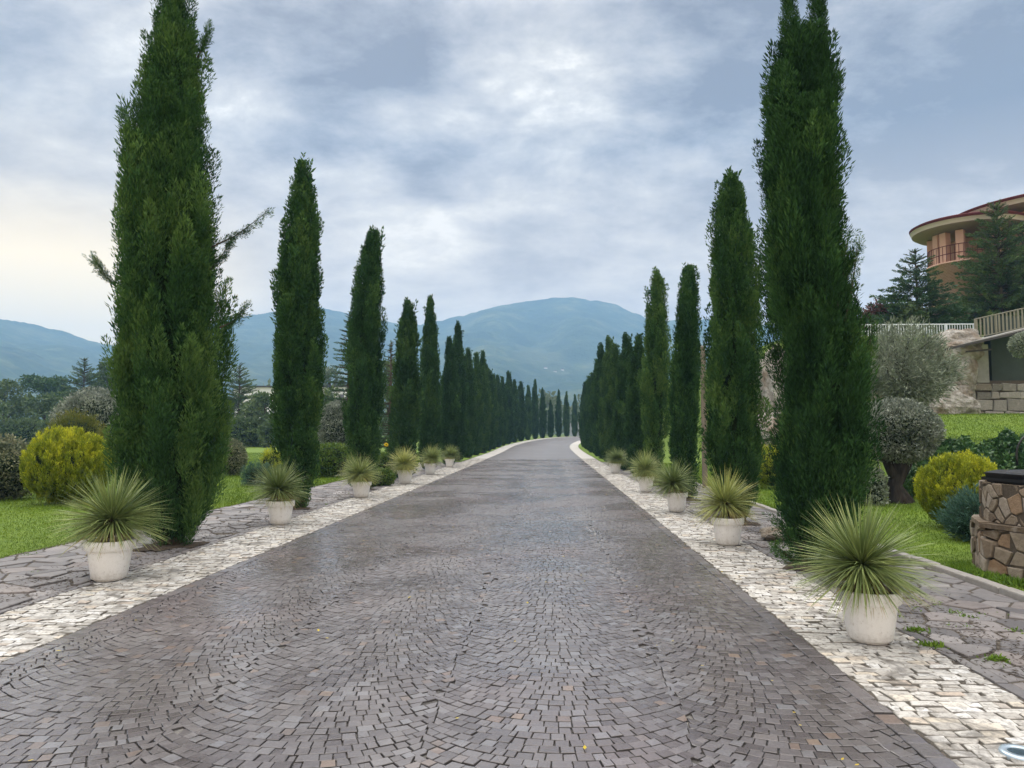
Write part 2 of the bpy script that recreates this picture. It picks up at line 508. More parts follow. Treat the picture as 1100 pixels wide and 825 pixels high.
def setts(C, hz=.004, depth=.03, bevel=.006, gap=.004, jit=.003, tilt=.0025, rng=RNG):
    """C: (n,4,2) corners; makes bevelled stones. returns V,(quads)"""
    n = len(C)
    ctr = C.mean(1, keepdims=True)
    C = C + rng.normal(0, jit, C.shape)
    d = C - ctr
    ln = np.linalg.norm(d, axis=2, keepdims=True)
    lo = ctr + d * (1 - gap * 1.4 / ln)
    hi = ctr + d * (1 - (gap + bevel) * 1.4 / ln)
    z = rng.normal(0, hz, (n, 1)) + rng.normal(0, tilt, (n, 4))
    top = np.concatenate([hi, z[..., None]], 2)
    midl = np.concatenate([lo, (z - bevel * .9)[..., None]], 2)
    bot = np.concatenate([lo, np.full((n, 4, 1), -depth)], 2)
    V = np.concatenate([top, midl, bot], 1).reshape(-1, 3)
    b = np.arange(n)[:, None] * 12
    qs = [b + np.array([0, 1, 2, 3])]
    for k in range(4):
        j = (k + 1) % 4
        qs.append(b + np.array([k, 4 + k, 4 + j, j]))
        qs.append(b + np.array([4 + k, 8 + k, 8 + j, 4 + j]))
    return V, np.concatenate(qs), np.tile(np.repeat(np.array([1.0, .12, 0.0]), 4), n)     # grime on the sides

# segmental arcs: columns of U-shaped courses that meet in ragged seams
W, R_ARC, PITCH_Y = 1.40, 1.0, .083
cs = []
nrow = int(46 / PITCH_Y) + 12
centres = [.05 + W * k for k in range(-4, 3)]
seams = RNG.normal(0, .030, (len(centres) + 1, nrow))
for ci, xc in enumerate(centres):
    for r in range(nrow):
        y0 = .4 + r * PITCH_Y
        xl, xr = xc - W / 2 + seams[ci, r], xc + W / 2 + seams[ci + 1, r]
        al, ar = math.asin((xl - xc) / R_ARC), math.asin((xr - xc) / R_ARC)
        nst_ = 20 + (r % 2)
        e = np.linspace(al, ar, nst_ + 1)
        e[1:-1] += RNG.normal(0, .14 * (ar - al) / nst_, nst_ - 1)
        x = xc + R_ARC * np.sin(e)
        course = lambda x_: y0 + R_ARC - np.sqrt(R_ARC ** 2 - np.clip(x_ - xc, -.8, .8) ** 2)
        sl = np.tan(e); h = PITCH_Y / 2
        sh = h * sl / (1 + sl * sl); sh[0] = sh[-1] = 0
        A = np.stack([x + sh, course(x + sh) - h], 1); B = np.stack([x - sh, course(x - sh) + h], 1)
        cs.append(np.stack([A[:-1], A[1:], B[1:], B[:-1]], 1))
C = np.concatenate(cs)
C[:, :, 1] += RNG.normal(0, .004, (len(C), 1))
ex = .125
C[:, :, 0] = np.clip(C[:, :, 0], RL + ex, RR - ex)
area = .5 * np.abs((C[:, 0, 0] - C[:, 2, 0]) * (C[:, 1, 1] - C[:, 3, 1]) - (C[:, 1, 0] - C[:, 3, 0]) * (C[:, 0, 1] - C[:, 2, 1]))
C = C[(area > .0011) & (C[:, :, 1].max(1) < 46) & ((C[:, :, 0].max(1) - C[:, :, 0].min(1)) > .03)]
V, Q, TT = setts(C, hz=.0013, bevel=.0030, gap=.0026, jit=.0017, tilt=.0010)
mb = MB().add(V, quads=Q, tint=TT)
# border course along both edges
for xa, xb in ((RL + .004, RL + ex - .002), (RR - ex + .002, RR - .004)):
    y = .5; rows = []
    while y < 46:
        l = random.uniform(.10, .21); rows.append([(xa, y), (xb, y), (xb, y + l), (xa, y + l)]); y += l
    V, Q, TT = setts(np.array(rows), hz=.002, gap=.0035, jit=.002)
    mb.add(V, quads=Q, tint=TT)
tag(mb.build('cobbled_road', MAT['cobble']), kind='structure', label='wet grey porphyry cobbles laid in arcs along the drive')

def strip(x0, x1, name, label):
    sheet(name + '_bed', MAT['joint_soil'], x0, x1, ys_near, -.011, 'dark joints of the pale border')
    rows = []
    y = .5
    while y < 46:
        h = random.uniform(.065, .105); x = x0 + random.uniform(-.08, 0)
        sl = random.uniform(-.012, .012)
        while x < x1:
            w = random.uniform(.07, .19); a, b = max(x, x0 + .003), min(x + w, x1 - .003)
            if b - a > .035: rows.append([(a, y + sl * (a - x0)), (b, y + sl * (b - x0)), (b, y + h + sl * (b - x0)), (a, y + h + sl * (a - x0))])
            x += w
        y += h
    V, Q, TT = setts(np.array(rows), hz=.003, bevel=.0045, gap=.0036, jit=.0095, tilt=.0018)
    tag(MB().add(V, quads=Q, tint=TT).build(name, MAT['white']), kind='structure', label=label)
    sheet(name + '_distance', MAT['white_far'], x0, x1, ys_far, .01, 'distant pale border of the drive')
strip(SL, RL, 'pale_border', 'pale limestone border along the left edge of the drive')
strip(RR, SR, 'pale_border', 'pale limestone border along the right edge of the drive')

def clip_poly(P, n, d):
    out = []
    for i in range(len(P)):
        a, b = P[i], P[(i + 1) % len(P)]
        da, db = a[0] * n[0] + a[1] * n[1] - d, b[0] * n[0] + b[1] * n[1] - d
        if da <= 0: out.append(a)
        if (da < 0) != (db < 0) and abs(da - db) > 1e-12:
            t = da / (da - db); out.append((a[0] + (b[0] - a[0]) * t, a[1] + (b[1] - a[1]) * t))
    return out

def voronoi(x0, x1, y0, y1, s, rng, jit=.42, sx=1.0):
    """irregular stones: cells of a jittered grid clipped to the rectangle"""
    nx_ = max(2, int(round((x1 - x0) / (s * sx)))); ny_ = max(2, int(round((y1 - y0) / s)))
    dx, dy = (x1 - x0) / nx_, (y1 - y0) / ny_
    S = {}
    for i in range(-2, nx_ + 2):
        for j in range(-2, ny_ + 2):
            S[i, j] = (x0 + (i + .5 + rng.uniform(-jit, jit) + (.25 if j % 2 else -.25)) * dx, y0 + (j + .5 + rng.uniform(-jit, jit)) * dy)
    cells = []
    for i in range(-1, nx_ + 1):
        for j in range(-1, ny_ + 1):
            p = S[i, j]
            P = [(x0, y0), (x1, y0), (x1, y1), (x0, y1)]
            for a in range(-2, 3):
                for b in range(-2, 3):
                    k = (i + a, j + b)
                    if (a or b) and k in S:
                        r_ = S[k]; n = (r_[0] - p[0], r_[1] - p[1])
                        d = (r_[0] ** 2 + r_[1] ** 2 - p[0] ** 2 - p[1] ** 2) / 2
                        P = clip_poly(P, n, d)
                        if len(P) < 3: break
                if len(P) < 3: break
            if len(P) >= 3: cells.append(P)
    return cells

def inset(P, g):
    """shrink a convex polygon by g (clip against moved edges)"""
    out = list(P)
    n = len(P)
    area = sum(P[i][0] * P[(i + 1) % n][1] - P[(i + 1) % n][0] * P[i][1] for i in range(n)) / 2
    if area < 0: P = P[::-1]; out = list(P)
    for i in range(n):
        a, b = P[i], P[(i + 1) % n]
        ex_, ey = b[0] - a[0], b[1] - a[1]; l = math.hypot(ex_, ey)
        if l < 1e-6: continue
        nv = (ey / l, -ex_ / l)
        out = clip_poly(out, nv, a[0] * nv[0] + a[1] * nv[1] - g)
        if len(out) < 3: return None
    return out

def slabs(mb, cells, gap, bevel, rng, hz=.004, depth=.03, fn=None, rough=.0):
    for P in cells:
        a = inset(P, gap)
        if not a: continue
        b = inset(a, bevel)
        if not b or len(b) < 3: continue
        if len(a) != len(b):
            cx_ = sum(p[0] for p in a) / len(a); cy_ = sum(p[1] for p in a) / len(a)
            r0 = sum(math.hypot(p[0] - cx_, p[1] - cy_) for p in a) / len(a)
            if r0 < bevel * 2: continue
            b = [(cx_ + (p[0] - cx_) * (1 - bevel / r0), cy_ + (p[1] - cy_) * (1 - bevel / r0)) for p in a]
        n = len(a); z = rng.gauss(0, hz); tx, ty = rng.gauss(0, hz * 2), rng.gauss(0, hz * 2)
        cx_, cy_ = a[0]
        zf = lambda p: z + tx * (p[0] - cx_) + ty * (p[1] - cy_)
        V = [(p[0], p[1], zf(p)) for p in b] + [(p[0], p[1], zf(p) - bevel * .8) for p in a] + [(p[0], p[1], -depth) for p in a]
        V = np.array(V)
        if fn is not None: V = fn(V)
        faces = [list(range(n))] + [[i, n + i, n + (i + 1) % n, (i + 1) % n] for i in range(n)] + [[n + i, 2 * n + i, 2 * n + (i + 1) % n, n + (i + 1) % n] for i in range(n)]
        mb.poly(V, faces)

rr = random.Random(3)
for x0, x1, nm, lb in ((GL, SL - .10, 'flagstone_path', 'crazy paving of grey flagstones between pale border and left lawn'), (SR + .10, GR, 'flagstone_path', 'crazy paving of grey flagstones between pale border and right lawn')):
    sheet('path_bed', MAT['joint_soil'], min(x0, x1) - .1, max(x0, x1) + .1, np.arange(-1, 42, 1.0), -.011, 'soil joints under the crazy paving')
    mb = MB()
    slabs(mb, voronoi(x0, x1, 1.0, 41, .27, rr, .46, 1.25), .013, .007, rr, .005, .03)
    # plain edging course beside the pale border
    xe = (x1 + .004, x1 + .096) if x0 == GL else (x0 - .096, x0 - .004)
    y = 1.0; rows = []
    while y < 41:
        l = random.uniform(.2, .4); rows.append([(xe[0], y), (xe[1], y), (xe[1], y + l), (xe[0], y + l)]); y += l
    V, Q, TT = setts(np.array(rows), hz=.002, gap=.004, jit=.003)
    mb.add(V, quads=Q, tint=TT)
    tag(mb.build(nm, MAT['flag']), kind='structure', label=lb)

# stone kerb by the right lawn
mb = MB(); rows = []; y = 4.0
while y < 40:
    l = random.uniform(.5, .9); rows.append([(GR, y), (GR + .13, y), (GR + .13, y + l), (GR, y + l)]); y += l
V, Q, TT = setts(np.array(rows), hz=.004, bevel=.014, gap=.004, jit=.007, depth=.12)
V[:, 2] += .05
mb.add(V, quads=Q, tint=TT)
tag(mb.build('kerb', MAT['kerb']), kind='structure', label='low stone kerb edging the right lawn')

# grass verges far along the drive
for x0, x1 in ((-6.8, SL - .02), (SR + .02, 4.6)):
    sheet('verge', MAT['ground'], x0, x1, np.arange(41, 200, 3.0), .02, 'green verge under the distant cypresses')

# ------------------------------------------------------------------ foliage builders
def blades(mb, P, D, L, Wd, tint, rng, bend=0.0):
    n = len(P)
    s = nrm(np.cross(D, rng.normal(size=(n, 3))))
    L = np.broadcast_to(L, (n,))[:, None]; Wd = np.broadcast_to(Wd, (n,))[:, None]
    mid = P + D * L * .45
    tip = P + D * L
    if bend: tip = tip + np.array([0, 0, -1.0]) * L * bend
    V = np.stack([P, mid + s * Wd * .5, tip, mid - s * Wd * .5], 1).reshape(-1, 3)
    q = np.arange(n * 4).reshape(n, 4)
    mb.add(V, quads=q, tint=np.repeat(tint, 4))

def frames(A):
    ref = np.where(np.abs(A[:, 2:3]) > .9, np.array([[1., 0, 0]]), np.array([[0, 0, 1.]]))
    a = nrm(np.cross(A, ref)); b = np.cross(A, a)
    return a, b

def plumes(mb, C, A, Ln, k, rng, width=.2, bl=.2, bw=.22, tint=None, tip=.25, spread=.55, flat=1.0):
    M_ = len(C)
    a, b = frames(A)
    t = rng.uniform(0, 1, (M_, k)) ** .85
    ph = rng.uniform(0, 2 * pi, (M_, k))
    sh = np.sin(pi * np.clip(t * .86 + .12, 0, 1))
    rd = (np.cos(ph)[..., None] * a[:, None] + (np.sin(ph) * flat)[..., None] * b[:, None])
    rr_ = np.broadcast_to(width, (M_,))[:, None] * Ln[:, None] * sh * np.sqrt(rng.uniform(0, 1, (M_, k)))
    P = C[:, None] + A[:, None] * (Ln[:, None] * t)[..., None] + rd * rr_[..., None]
    D = nrm(A[:, None] + rd * spread + rng.normal(0, .22, (M_, k, 3)))
    L = bl * Ln[:, None] * rng.uniform(.6, 1.3, (M_, k))
    if tint is None: tint = rng.uniform(.1, .9, M_)
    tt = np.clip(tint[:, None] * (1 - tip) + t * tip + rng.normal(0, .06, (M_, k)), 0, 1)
    blades(mb, P.reshape(-1, 3), D.reshape(-1, 3), L.ravel(), (L * bw).ravel(), tt.ravel(), rng)

def lump(r, seg=20, rings=12, seed=0, amp=.12, f=1.0, flatbase=False):
    """lumpy ellipsoid with radii r, origin at centre"""
    u = np.linspace(0, 2 * pi, seg, endpoint=False); v = np.linspace(.02, pi - .02, rings)
    U, Vv = np.meshgrid(u, v)
    D = np.stack([np.sin(Vv) * np.cos(U), np.sin(Vv) * np.sin(U), np.cos(Vv)], -1).reshape(-1, 3)
    s = 1 + amp * wob(D * 2.2 * f, 1.0, seed)
    V = D * s[:, None] * np.array(r)
    idx = np.arange(seg * rings).reshape(rings, seg)
    q = np.stack([idx[:-1], np.roll(idx[:-1], -1, 1), np.roll(idx[1:], -1, 1), idx[1:]], -1).reshape(-1, 4)
    return V, q, idx

def add_lump(mb, r, c, **kw):
    V, q, idx = lump(r, **kw)
    base = mb.n
    mb.add(V + np.array(c), quads=q)
    mb.ng.append([base + int(i) for i in idx[0]][::-1]); mb.ng.append([base + int(i) for i in idx[-1]])

GEN_PROFILE = ([0, .015, .05, .12, .25, .42, .6, .75, .87, .95, 1.0], [.30, .55, .76, .90, 1.0, .97, .82, .60, .38, .20, .03])

def cypress_meshes(prof_t, prof_r, prof_c, H, n_pl, k, seed, plen=(.30, .55), tops=None, width=.19, bl=.10, bw=.23, lean=.25, grooves=None, tuft=1.0, shrink=(.155, .42)):
    """returns crown MB, core MB in local coords (base at origin). prof_r in metres, prof_c sideways offset"""
    rng = np.random.default_rng(seed)
    z = []
    grid = np.linspace(0, 1, 400)
    rad_ = np.interp(grid, prof_t, prof_r)
    pdf = rad_ + .16 * max(prof_r) * (grid < .97); cdf = np.cumsum(pdf) / pdf.sum()
    # sprays gather in flame-shaped tufts
    per = 8
    ncl = n_pl // per; n_pl = ncl * per
    t = np.repeat(np.interp((np.arange(ncl) + rng.uniform(0, 1, ncl)) / ncl, cdf, grid), per)
    th = np.repeat((np.arange(ncl) * 2.39996 + rng.normal(0, .25, ncl)) % (2 * pi), per)
    tuft_in = np.repeat(rng.uniform(0, 1, ncl) ** 1.6, per); tuft_tint = np.repeat(rng.normal(0, .24, ncl), per)
    r0_ = np.interp(t, prof_t, prof_r)
    loose = rng.uniform(0, 1, n_pl) < .22       # inner sprays spread evenly behind the tufts
    du = np.where(loose, rng.normal(0, .3, n_pl), rng.normal(0, .058 * tuft, n_pl)); dz = np.where(loose, rng.normal(0, .4, n_pl), rng.normal(0, .16 * tuft, n_pl))
    th = th + du / np.maximum(r0_, .12)
    t = np.clip(t + dz / H, 0.004, .985)
    r_env = np.interp(t, prof_t, prof_r); c = np.interp(t, prof_t, prof_c)
    dome = np.clip(1 - (du / (.13 * tuft)) ** 2 - (dz / (.34 * tuft)) ** 2, -.6, 1)
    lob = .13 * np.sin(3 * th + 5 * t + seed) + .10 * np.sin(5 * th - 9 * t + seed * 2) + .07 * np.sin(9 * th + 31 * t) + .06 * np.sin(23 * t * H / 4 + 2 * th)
    lp = np.stack([np.cos(th) * r_env, np.sin(th) * r_env, t * H * .42], 1)
    lmp = wob(lp, 4.2, seed) * .9
    lob = lob * .6 + lmp * .30
    gl = np.zeros(n_pl)
    gr_ = np.random.default_rng(seed + 500)
    for th0 in ([-1.75, -1.15, .4, 2.0, 3.4] if grooves is None else grooves):
        w0 = th0 + .22 * np.sin(t * gr_.uniform(4, 9) + gr_.uniform(0, 6)) + .3 * (t - .4) * gr_.uniform(-1, 1)
        dth = np.angle(np.exp(1j * (th - w0)))
        gl += np.exp(-(dth / .17) ** 2) * (.6 + .4 * np.sin(t * gr_.uniform(6, 14) + gr_.uniform(0, 6)))
    lob = lob - .34 * gl
    depth = tuft_in
    inner = loose
    rr_ = r_env * (1 + lob * .7) * np.where(inner, .70, .95 - .15 * depth) - np.minimum(shrink[0], shrink[1] * r_env) + np.where(inner, 0, dome * np.minimum(.05, .2 * r_env)) - np.where(inner, 0, depth * np.minimum(.12, .3 * r_env))
    rr_ = np.maximum(rr_, 0)
    Ln = rng.uniform(*plen, n_pl) * np.clip(.55 + r_env / max(prof_r), .5, 1.2)
    long_ = rng.uniform(0, 1, n_pl) < .05
    Ln = np.where(long_, Ln * 1.35, Ln)
    out = np.stack([np.cos(th), np.sin(th), np.zeros(n_pl)], 1)
    slope = lean * (1 - t) * .45 + .03
    ax = nrm(np.array([0, 0, 1.0]) + out * (slope + rng.normal(0, .07, n_pl))[:, None] + rng.normal(0, .07, (n_pl, 3)))
    pos = out * rr_[:, None]; pos[:, 0] += c; pos[:, 2] = t * H - Ln * .35 * (1 - .5 * t)
    pos[:, 2] = np.maximum(pos[:, 2], .03)
    over = pos[:, 2] + Ln > H * 1.0
    Ln = np.where(over, np.maximum(.15, H - pos[:, 2]), Ln)
    mb = MB()
    wd = np.minimum(width, (r_env * .55 + .035) / Ln)
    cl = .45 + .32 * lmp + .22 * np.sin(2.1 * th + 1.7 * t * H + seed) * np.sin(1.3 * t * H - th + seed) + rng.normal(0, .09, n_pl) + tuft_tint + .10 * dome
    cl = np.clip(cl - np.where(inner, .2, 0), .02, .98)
    plumes(mb, pos, ax, Ln, k, rng, wd, bl, bw, cl, .25)
    ml = 22      # wispy leader
    zl = H * rng.uniform(.83, .93, ml); pl = np.stack([prof_c[-1] * np.ones(ml) + rng.normal(0, .025, ml), rng.normal(0, .025, ml), zl], 1)
    plumes(mb, pl, nrm(np.array([0, 0, 1.]) + rng.normal(0, .10, (ml, 3))), (H * 1.012 - zl) * rng.uniform(.6, 1.0, ml), max(20, k // 2), rng, .10, bl * .8, bw, None, .25)
    if tops:
        for (tx, tz0, tz1, tr) in tops:     # extra leading shoots
            m2 = 110
            tt = rng.uniform(0, 1, m2)
            th2 = rng.uniform(0, 2 * pi, m2); o2 = np.stack([np.cos(th2), np.sin(th2), 0 * th2], 1)
            p2 = o2 * (tr * (1 - tt) ** .7)[:, None]; p2[:, 0] += tx; p2[:, 2] = tz0 + (tz1 - tz0) * tt - .1
            L2 = np.minimum(rng.uniform(.22, .42, m2), np.maximum(.12, tz1 - p2[:, 2]))
            plumes(mb, p2, nrm(np.array([0, 0, 1.]) + o2 * .10), L2, k, rng, width * .7, bl, bw, None, .25)
    core = MB()
    tz = np.linspace(.02, .90, 26); seg = 14
    A = np.linspace(0, 2 * pi, seg, endpoint=False)
    V = []
    for tt in tz:
        r0 = np.interp(tt, prof_t, prof_r) * (.52 - .22 * tt)
        lob = .13 * np.sin(3 * A + 5 * tt + seed) + .10 * np.sin(5 * A - 9 * tt + seed * 2)
        V.append(np.stack([np.interp(tt, prof_t, prof_c) + r0 * (1 + lob) * np.cos(A), r0 * (1 + lob) * np.sin(A), np.full(seg, tt * H)], 1))
    q = [(a * seg + i, a * seg + (i + 1) % seg, (a + 1) * seg + (i + 1) % seg, (a + 1) * seg + i) for a in range(len(tz) - 1) for i in range(seg)]
    core.add(np.concatenate(V), quads=q)
    core.ng.append(list(range(seg))[::-1]); core.ng.append([(len(tz) - 1) * seg + i for i in range(seg)])
    return mb, core

def cyp_trunk(parent, r=.14, h=.9):
    MB().tube([(0, 0, -.05), (.01, 0, .3), (0, .01, h)], [r * 1.25, r, r * .8], 10).build('trunk', MAT['bark'], parent, True)

def make_cypress(label, X, Y, mbs, group, far=False):
    t = thing('cypress_tree', label, 'cypress tree', (X + float(shift(Y)), Y, float(zg(X + shift(Y), Y)) - .02), 0, group)
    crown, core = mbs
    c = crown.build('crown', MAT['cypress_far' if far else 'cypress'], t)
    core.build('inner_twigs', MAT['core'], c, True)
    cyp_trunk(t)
    return t

def traced(rows, Y, Xc, ybase):
    """photo rows (py, xl, xr) -> profile at distance Y around trunk X = Xc"""
    top = at(590, rows[0][0], Y)[2]
    H = top - 0
    T, Rr, Cc = [], [], []
    for py, xl, xr in rows[::-1]:
        zc = at((xl + xr) / 2, py, Y)
        a, b = at(xl, py, Y)[0], at(xr, py, Y)[0]
        T.append(max(0, zc[2] / H)); Rr.append((b - a) / 2); Cc.append((a + b) / 2 - Xc)
    return T, Rr, Cc, H

GL_ROW, GR_ROW = 'cypresses of the left row', 'cypresses of the right row'
# --- nearest left
Y1 = 10.45; X1 = at(183, 585, Y1)[0]
T, Rr, Cc, H = traced([(-28, 184, 188), (-8, 176, 196), (20, 166, 206), (60, 156, 215), (100, 148, 221), (150, 140, 226), (200, 133, 232), (250, 127, 236), (300, 122, 239), (350, 120, 242), (400, 119, 244), (450, 121, 244), (490, 126, 241), (530, 136, 232), (555, 146, 222), (575, 158, 212), (588, 172, 198)], Y1, X1, 588)
t = make_cypress('biggest cypress of the left row, stray side branches poking out, beside the first yucca pot', X1, Y1, cypress_meshes(T, Rr, Cc, H, 2300, 180, 11, plen=(.32, .62), lean=.22), GL_ROW)
# stray branches
def side_branch(t, p0, p1, seed):
    rng = np.random.default_rng(seed)
    p0 = np.array(p0) - np.array(t.location); p1 = np.array(p1) - np.array(t.location)
    mb = MB(); n = 46
    s = rng.uniform(0.1, 1, n)
    sag = np.array([0, 0, -.06])
    C_ = p0 + (p1 - p0) * s[:, None] + sag * np.sin(s * pi)[:, None]
    d = nrm((p1 - p0)[None])[0]
    ax = nrm(d + rng.normal(0, .28, (n, 3)))
    plumes(mb, C_, ax, rng.uniform(.10, .22, n), 44, rng, .22, .2, .2, None, .3)
    b = mb.build('side_foliage', MAT['cypress'], t)
    MB().tube([p0, (p0 + p1) / 2 + sag, p1], [.014, .009, .003], 5).build('twig', MAT['bark'], b)
side_branch(t, at(226, 266, Y1), at(285, 229, Y1 - .3), 1)
side_branch(t, at(236, 352, Y1 - .2), at(262, 331, Y1 - .3), 2)
side_branch(t, at(126, 308, Y1), at(102, 278, Y1 - .1), 3)
side_branch(t, at(212, 62, Y1), at(222, 36, Y1), 4)
side_branch(t, at(142, 150, Y1), at(133, 122, Y1), 5)
side_branch(t, at(224, 290, Y1 + .1), at(246, 262, Y1 + .2), 6)

# --- nearest right, twin tops
YR = 9.2; XR = at(876, 600, YR)[0]
T, Rr, Cc, H = traced([(34, 857, 870), (46, 850, 880), (62, 838, 890), (85, 826, 896), (120, 818, 901), (170, 812, 906), (220, 810, 908), (250, 811, 908), (290, 814, 912), (330, 818, 921), (370, 823, 930), (420, 828, 934), (470, 831, 936), (520, 833, 934), (560, 834, 925), (585, 838, 915), (603, 850, 902)], YR, XR, 605)
tops = []
for px, pt, pb, w in ((846, -34, 110, 9), (877, -20, 120, 10)):
    a = at(px, pt, YR); b = at(px, pb, YR); tops.append((a[0] - XR, b[2], a[2], w * YR / 800))
tr = make_cypress('broad cypress of the right row with twin tops, just behind the closest yucca pot', XR, YR, cypress_meshes(T, Rr, Cc, H, 2400, 180, 23, plen=(.30, .58), tops=tops, lean=.2), GR_ROW)
side_branch(tr, at(900, 330, YR - .3), at(910, 258, YR - .3), 31)
side_branch(tr, at(908, 345, YR - .3), at(921, 268, YR - .35), 32)
side_branch(tr, at(905, 300, YR - .3), at(914, 275, YR - .3), 33)
side_branch(tr, at(862, 590, YR - .2), at(838, 562, YR - .4), 34)
side_branch(tr, at(864, 602, YR - .2), at(836, 588, YR - .45), 35)
side_branch(tr, at(925, 400, YR), at(938, 352, YR), 36)

def mid_cypress(label, rows, Y, px, ybase, n, k, seed, group, tops=None, plen=(.28, .5)):
    X = at(px, 500, Y)[0]
    T, Rr, Cc, H = traced(rows, Y, X, ybase)
    return make_cypress(label, X, Y, cypress_meshes(T, Rr, Cc, H, n, k, seed, plen=plen, tops=tops, lean=.2, bl=.13, bw=.34, shrink=(.115, .36)), group)

mid_cypress('slim pointed cypress of the left row, standing behind the second yucca pot', [(166, 323, 326), (185, 317, 332), (210, 312, 338), (240, 306, 343), (280, 300, 346), (330, 295, 348), (380, 292, 349), (430, 291, 349), (480, 292, 347), (510, 298, 342), (528, 306, 334)], 15.7, 321, 530, 1700, 105, 5, GL_ROW)
mid_cypress('third cypress from the front of the left row, behind the third yucca pot', [(243, 402, 404), (258, 393, 409), (280, 384, 411), (310, 377, 413), (350, 373, 414), (400, 370, 414), (450, 369, 414), (480, 371, 411), (500, 376, 406)], 21.1, 391, 507, 1400, 90, 9, GL_ROW)
mid_cypress('dense flat-topped cypress of the right row, second from the front, beside the twin-topped one', [(189, 783, 787), (203, 775, 797), (225, 769, 805), (255, 763, 811), (300, 759, 816), (350, 757, 819), (400, 756, 821), (450, 757, 821), (500, 758, 820), (530, 764, 812), (553, 772, 804)], 13.6, 790, 555, 1700, 105, 6, GR_ROW, plen=(.25, .45))
mid_cypress('third cypress from the front of the right row, narrow with a notched top', [(286, 740, 742), (296, 736, 747), (315, 731, 750), (345, 726, 752), (390, 722, 753), (440, 719, 752), (490, 719, 750), (515, 724, 745)], 18.2, 736, 525, 1300, 90, 8, GR_ROW)
mid_cypress('fourth cypress from the front of the right row, behind the third yucca pot', [(291, 704, 706), (305, 700, 711), (330, 695, 717), (360, 691, 720), (400, 688, 720), (450, 687, 719), (490, 690, 714), (508, 695, 710)], 22.9, 704, 515, 1200, 80, 13, GR_ROW)

# --- the rest: four base trees, copied
protos = []
def proto(seed, Rm, n, k, two=None):
    Pt, Pr = GEN_PROFILE
    H = 7.0
    rng = random.Random(seed)
    Rr = [r * Rm for r in Pr]; Cc = [0.05 * math.sin(3 * t_ + seed) for t_ in Pt]
    tops = [(two * 1.0, H * .74, H * .93, .22)] if two else None
    return cypress_meshes(Pt, Rr, Cc, H, n, k, seed, plen=(.35, .65), tops=tops, width=.17, bl=.16, bw=.40, lean=.12, tuft=1.25, shrink=(.10, .32))
ORD = ['first', 'second', 'third', 'fourth', 'fifth', 'sixth', 'seventh', 'eighth', 'ninth', 'tenth', 'eleventh', 'twelfth', 'thirteenth', 'fourteenth', 'fifteenth', 'sixteenth', 'seventeenth', 'eighteenth', 'nineteenth', 'twentieth', 'twenty-first', 'twenty-second', 'twenty-third', 'twenty-fourth', 'twenty-fifth', 'twenty-sixth', 'twenty-seventh']
P_SRC = {}
def far_cypress(kind, label, X, Y, top, width, group, rz):
    Xw = X + float(shift(Y)); zb = float(zg(Xw, Y)) - .02
    ztop = CAM_H + (465 - top) * Y / 800.0
    h = ztop - zb
    s = (width / 1.0, width / 1.0, h / 7.0)
    if kind not in P_SRC:
        seed, two = {'slim': (41, None), 'forked': (42, .16), 'plain': (43, None), 'split': (44, -.2)}[kind]
        t = make_cypress(label, X, Y, proto(seed, .5, 1050, 70, two), group, True)
        t.location = (Xw, Y, zb); t.scale = s; t.rotation_euler = (0, 0, rz)
        P_SRC[kind] = t
    else:
        t = copy_thing(P_SRC[kind], label, (Xw, Y, zb), rz, s)
        t['group'] = group
left_far = [(26.4, 320, 1.08, 'forked', -5.12), (31.7, 317, .98, 'plain', -5.12), (37.0, 362, 1.0, 'slim', -5.0), (42.3, 346, 1.1, 'plain', -5.25), (47.6, 374, 1.0, 'split', -5.2), (52.9, 379, 1.1, 'slim', -5.2), (58.2, 377, 1.1, 'slim', -5.2), (63.5, 396, 1.2, 'forked', -5.2), (68.8, 402, 1.1, 'plain', -5.2), (74.1, 403, 1.2, 'split', -5.2), (79.4, 405, 1.1, 'slim', -5.2), (84.7, 399, 1.35, 'forked', -5.2), (90, 408, 1.3, 'plain', -5.2), (95.3, 410, 1.2, 'split', -5.2), (100.6, 414, 1.1, 'forked', -5.2), (105.9, 408, 1.1, 'slim', -5.2), (111.2, 417, 1.1, 'plain', -5.2), (116.5, 430, .95, 'slim', -5.2), (121.8, 419, 1.05, 'plain', -5.2), (127.1, 421, 1.1, 'slim', -5.2), (132.4, 424, 1.1, 'forked', -5.2)]
words = {'forked': 'forked-top', 'plain': 'full', 'slim': 'slim', 'split': 'split-top'}
for i, (Y, top, w, kind, X) in enumerate(left_far):
    far_cypress(kind, f'{words[kind]} cypress, {ORD[i + 3]} from the front of the row on the left of the drive', X, Y, top, w, GL_ROW, i * 1.7 + (0 if kind in ('slim', 'plain') else -i * 1.7 + .3 * (i % 3)))
right_far = [(27.5, 361, .95, 'slim'), (32.2, 359, 1.0, 'forked'), (36.9, 371, 1.05, 'slim'), (41.6, 362, 1.05, 'forked'), (46.2, 370, 1.1, 'plain'), (50.9, 387, 1.0, 'slim'), (55.5, 392, 1.1, 'plain'), (60.2, 401, 1.1, 'split'), (64.8, 405, 1.1, 'slim'), (69.5, 409, 1.1, 'plain'), (74, 411, 1.1, 'slim'), (80, 415, 1.1, 'plain')]
for i, (Y, top, w, kind) in enumerate(right_far):
    far_cypress(kind, f'{words[kind]} cypress, {ORD[i + 4]} from the front of the row on the right of the drive', 3.3 if i < 6 else 3.5, Y, top, w, GR_ROW, .9 + i * 2.1 if kind in ('slim', 'plain') else .2)

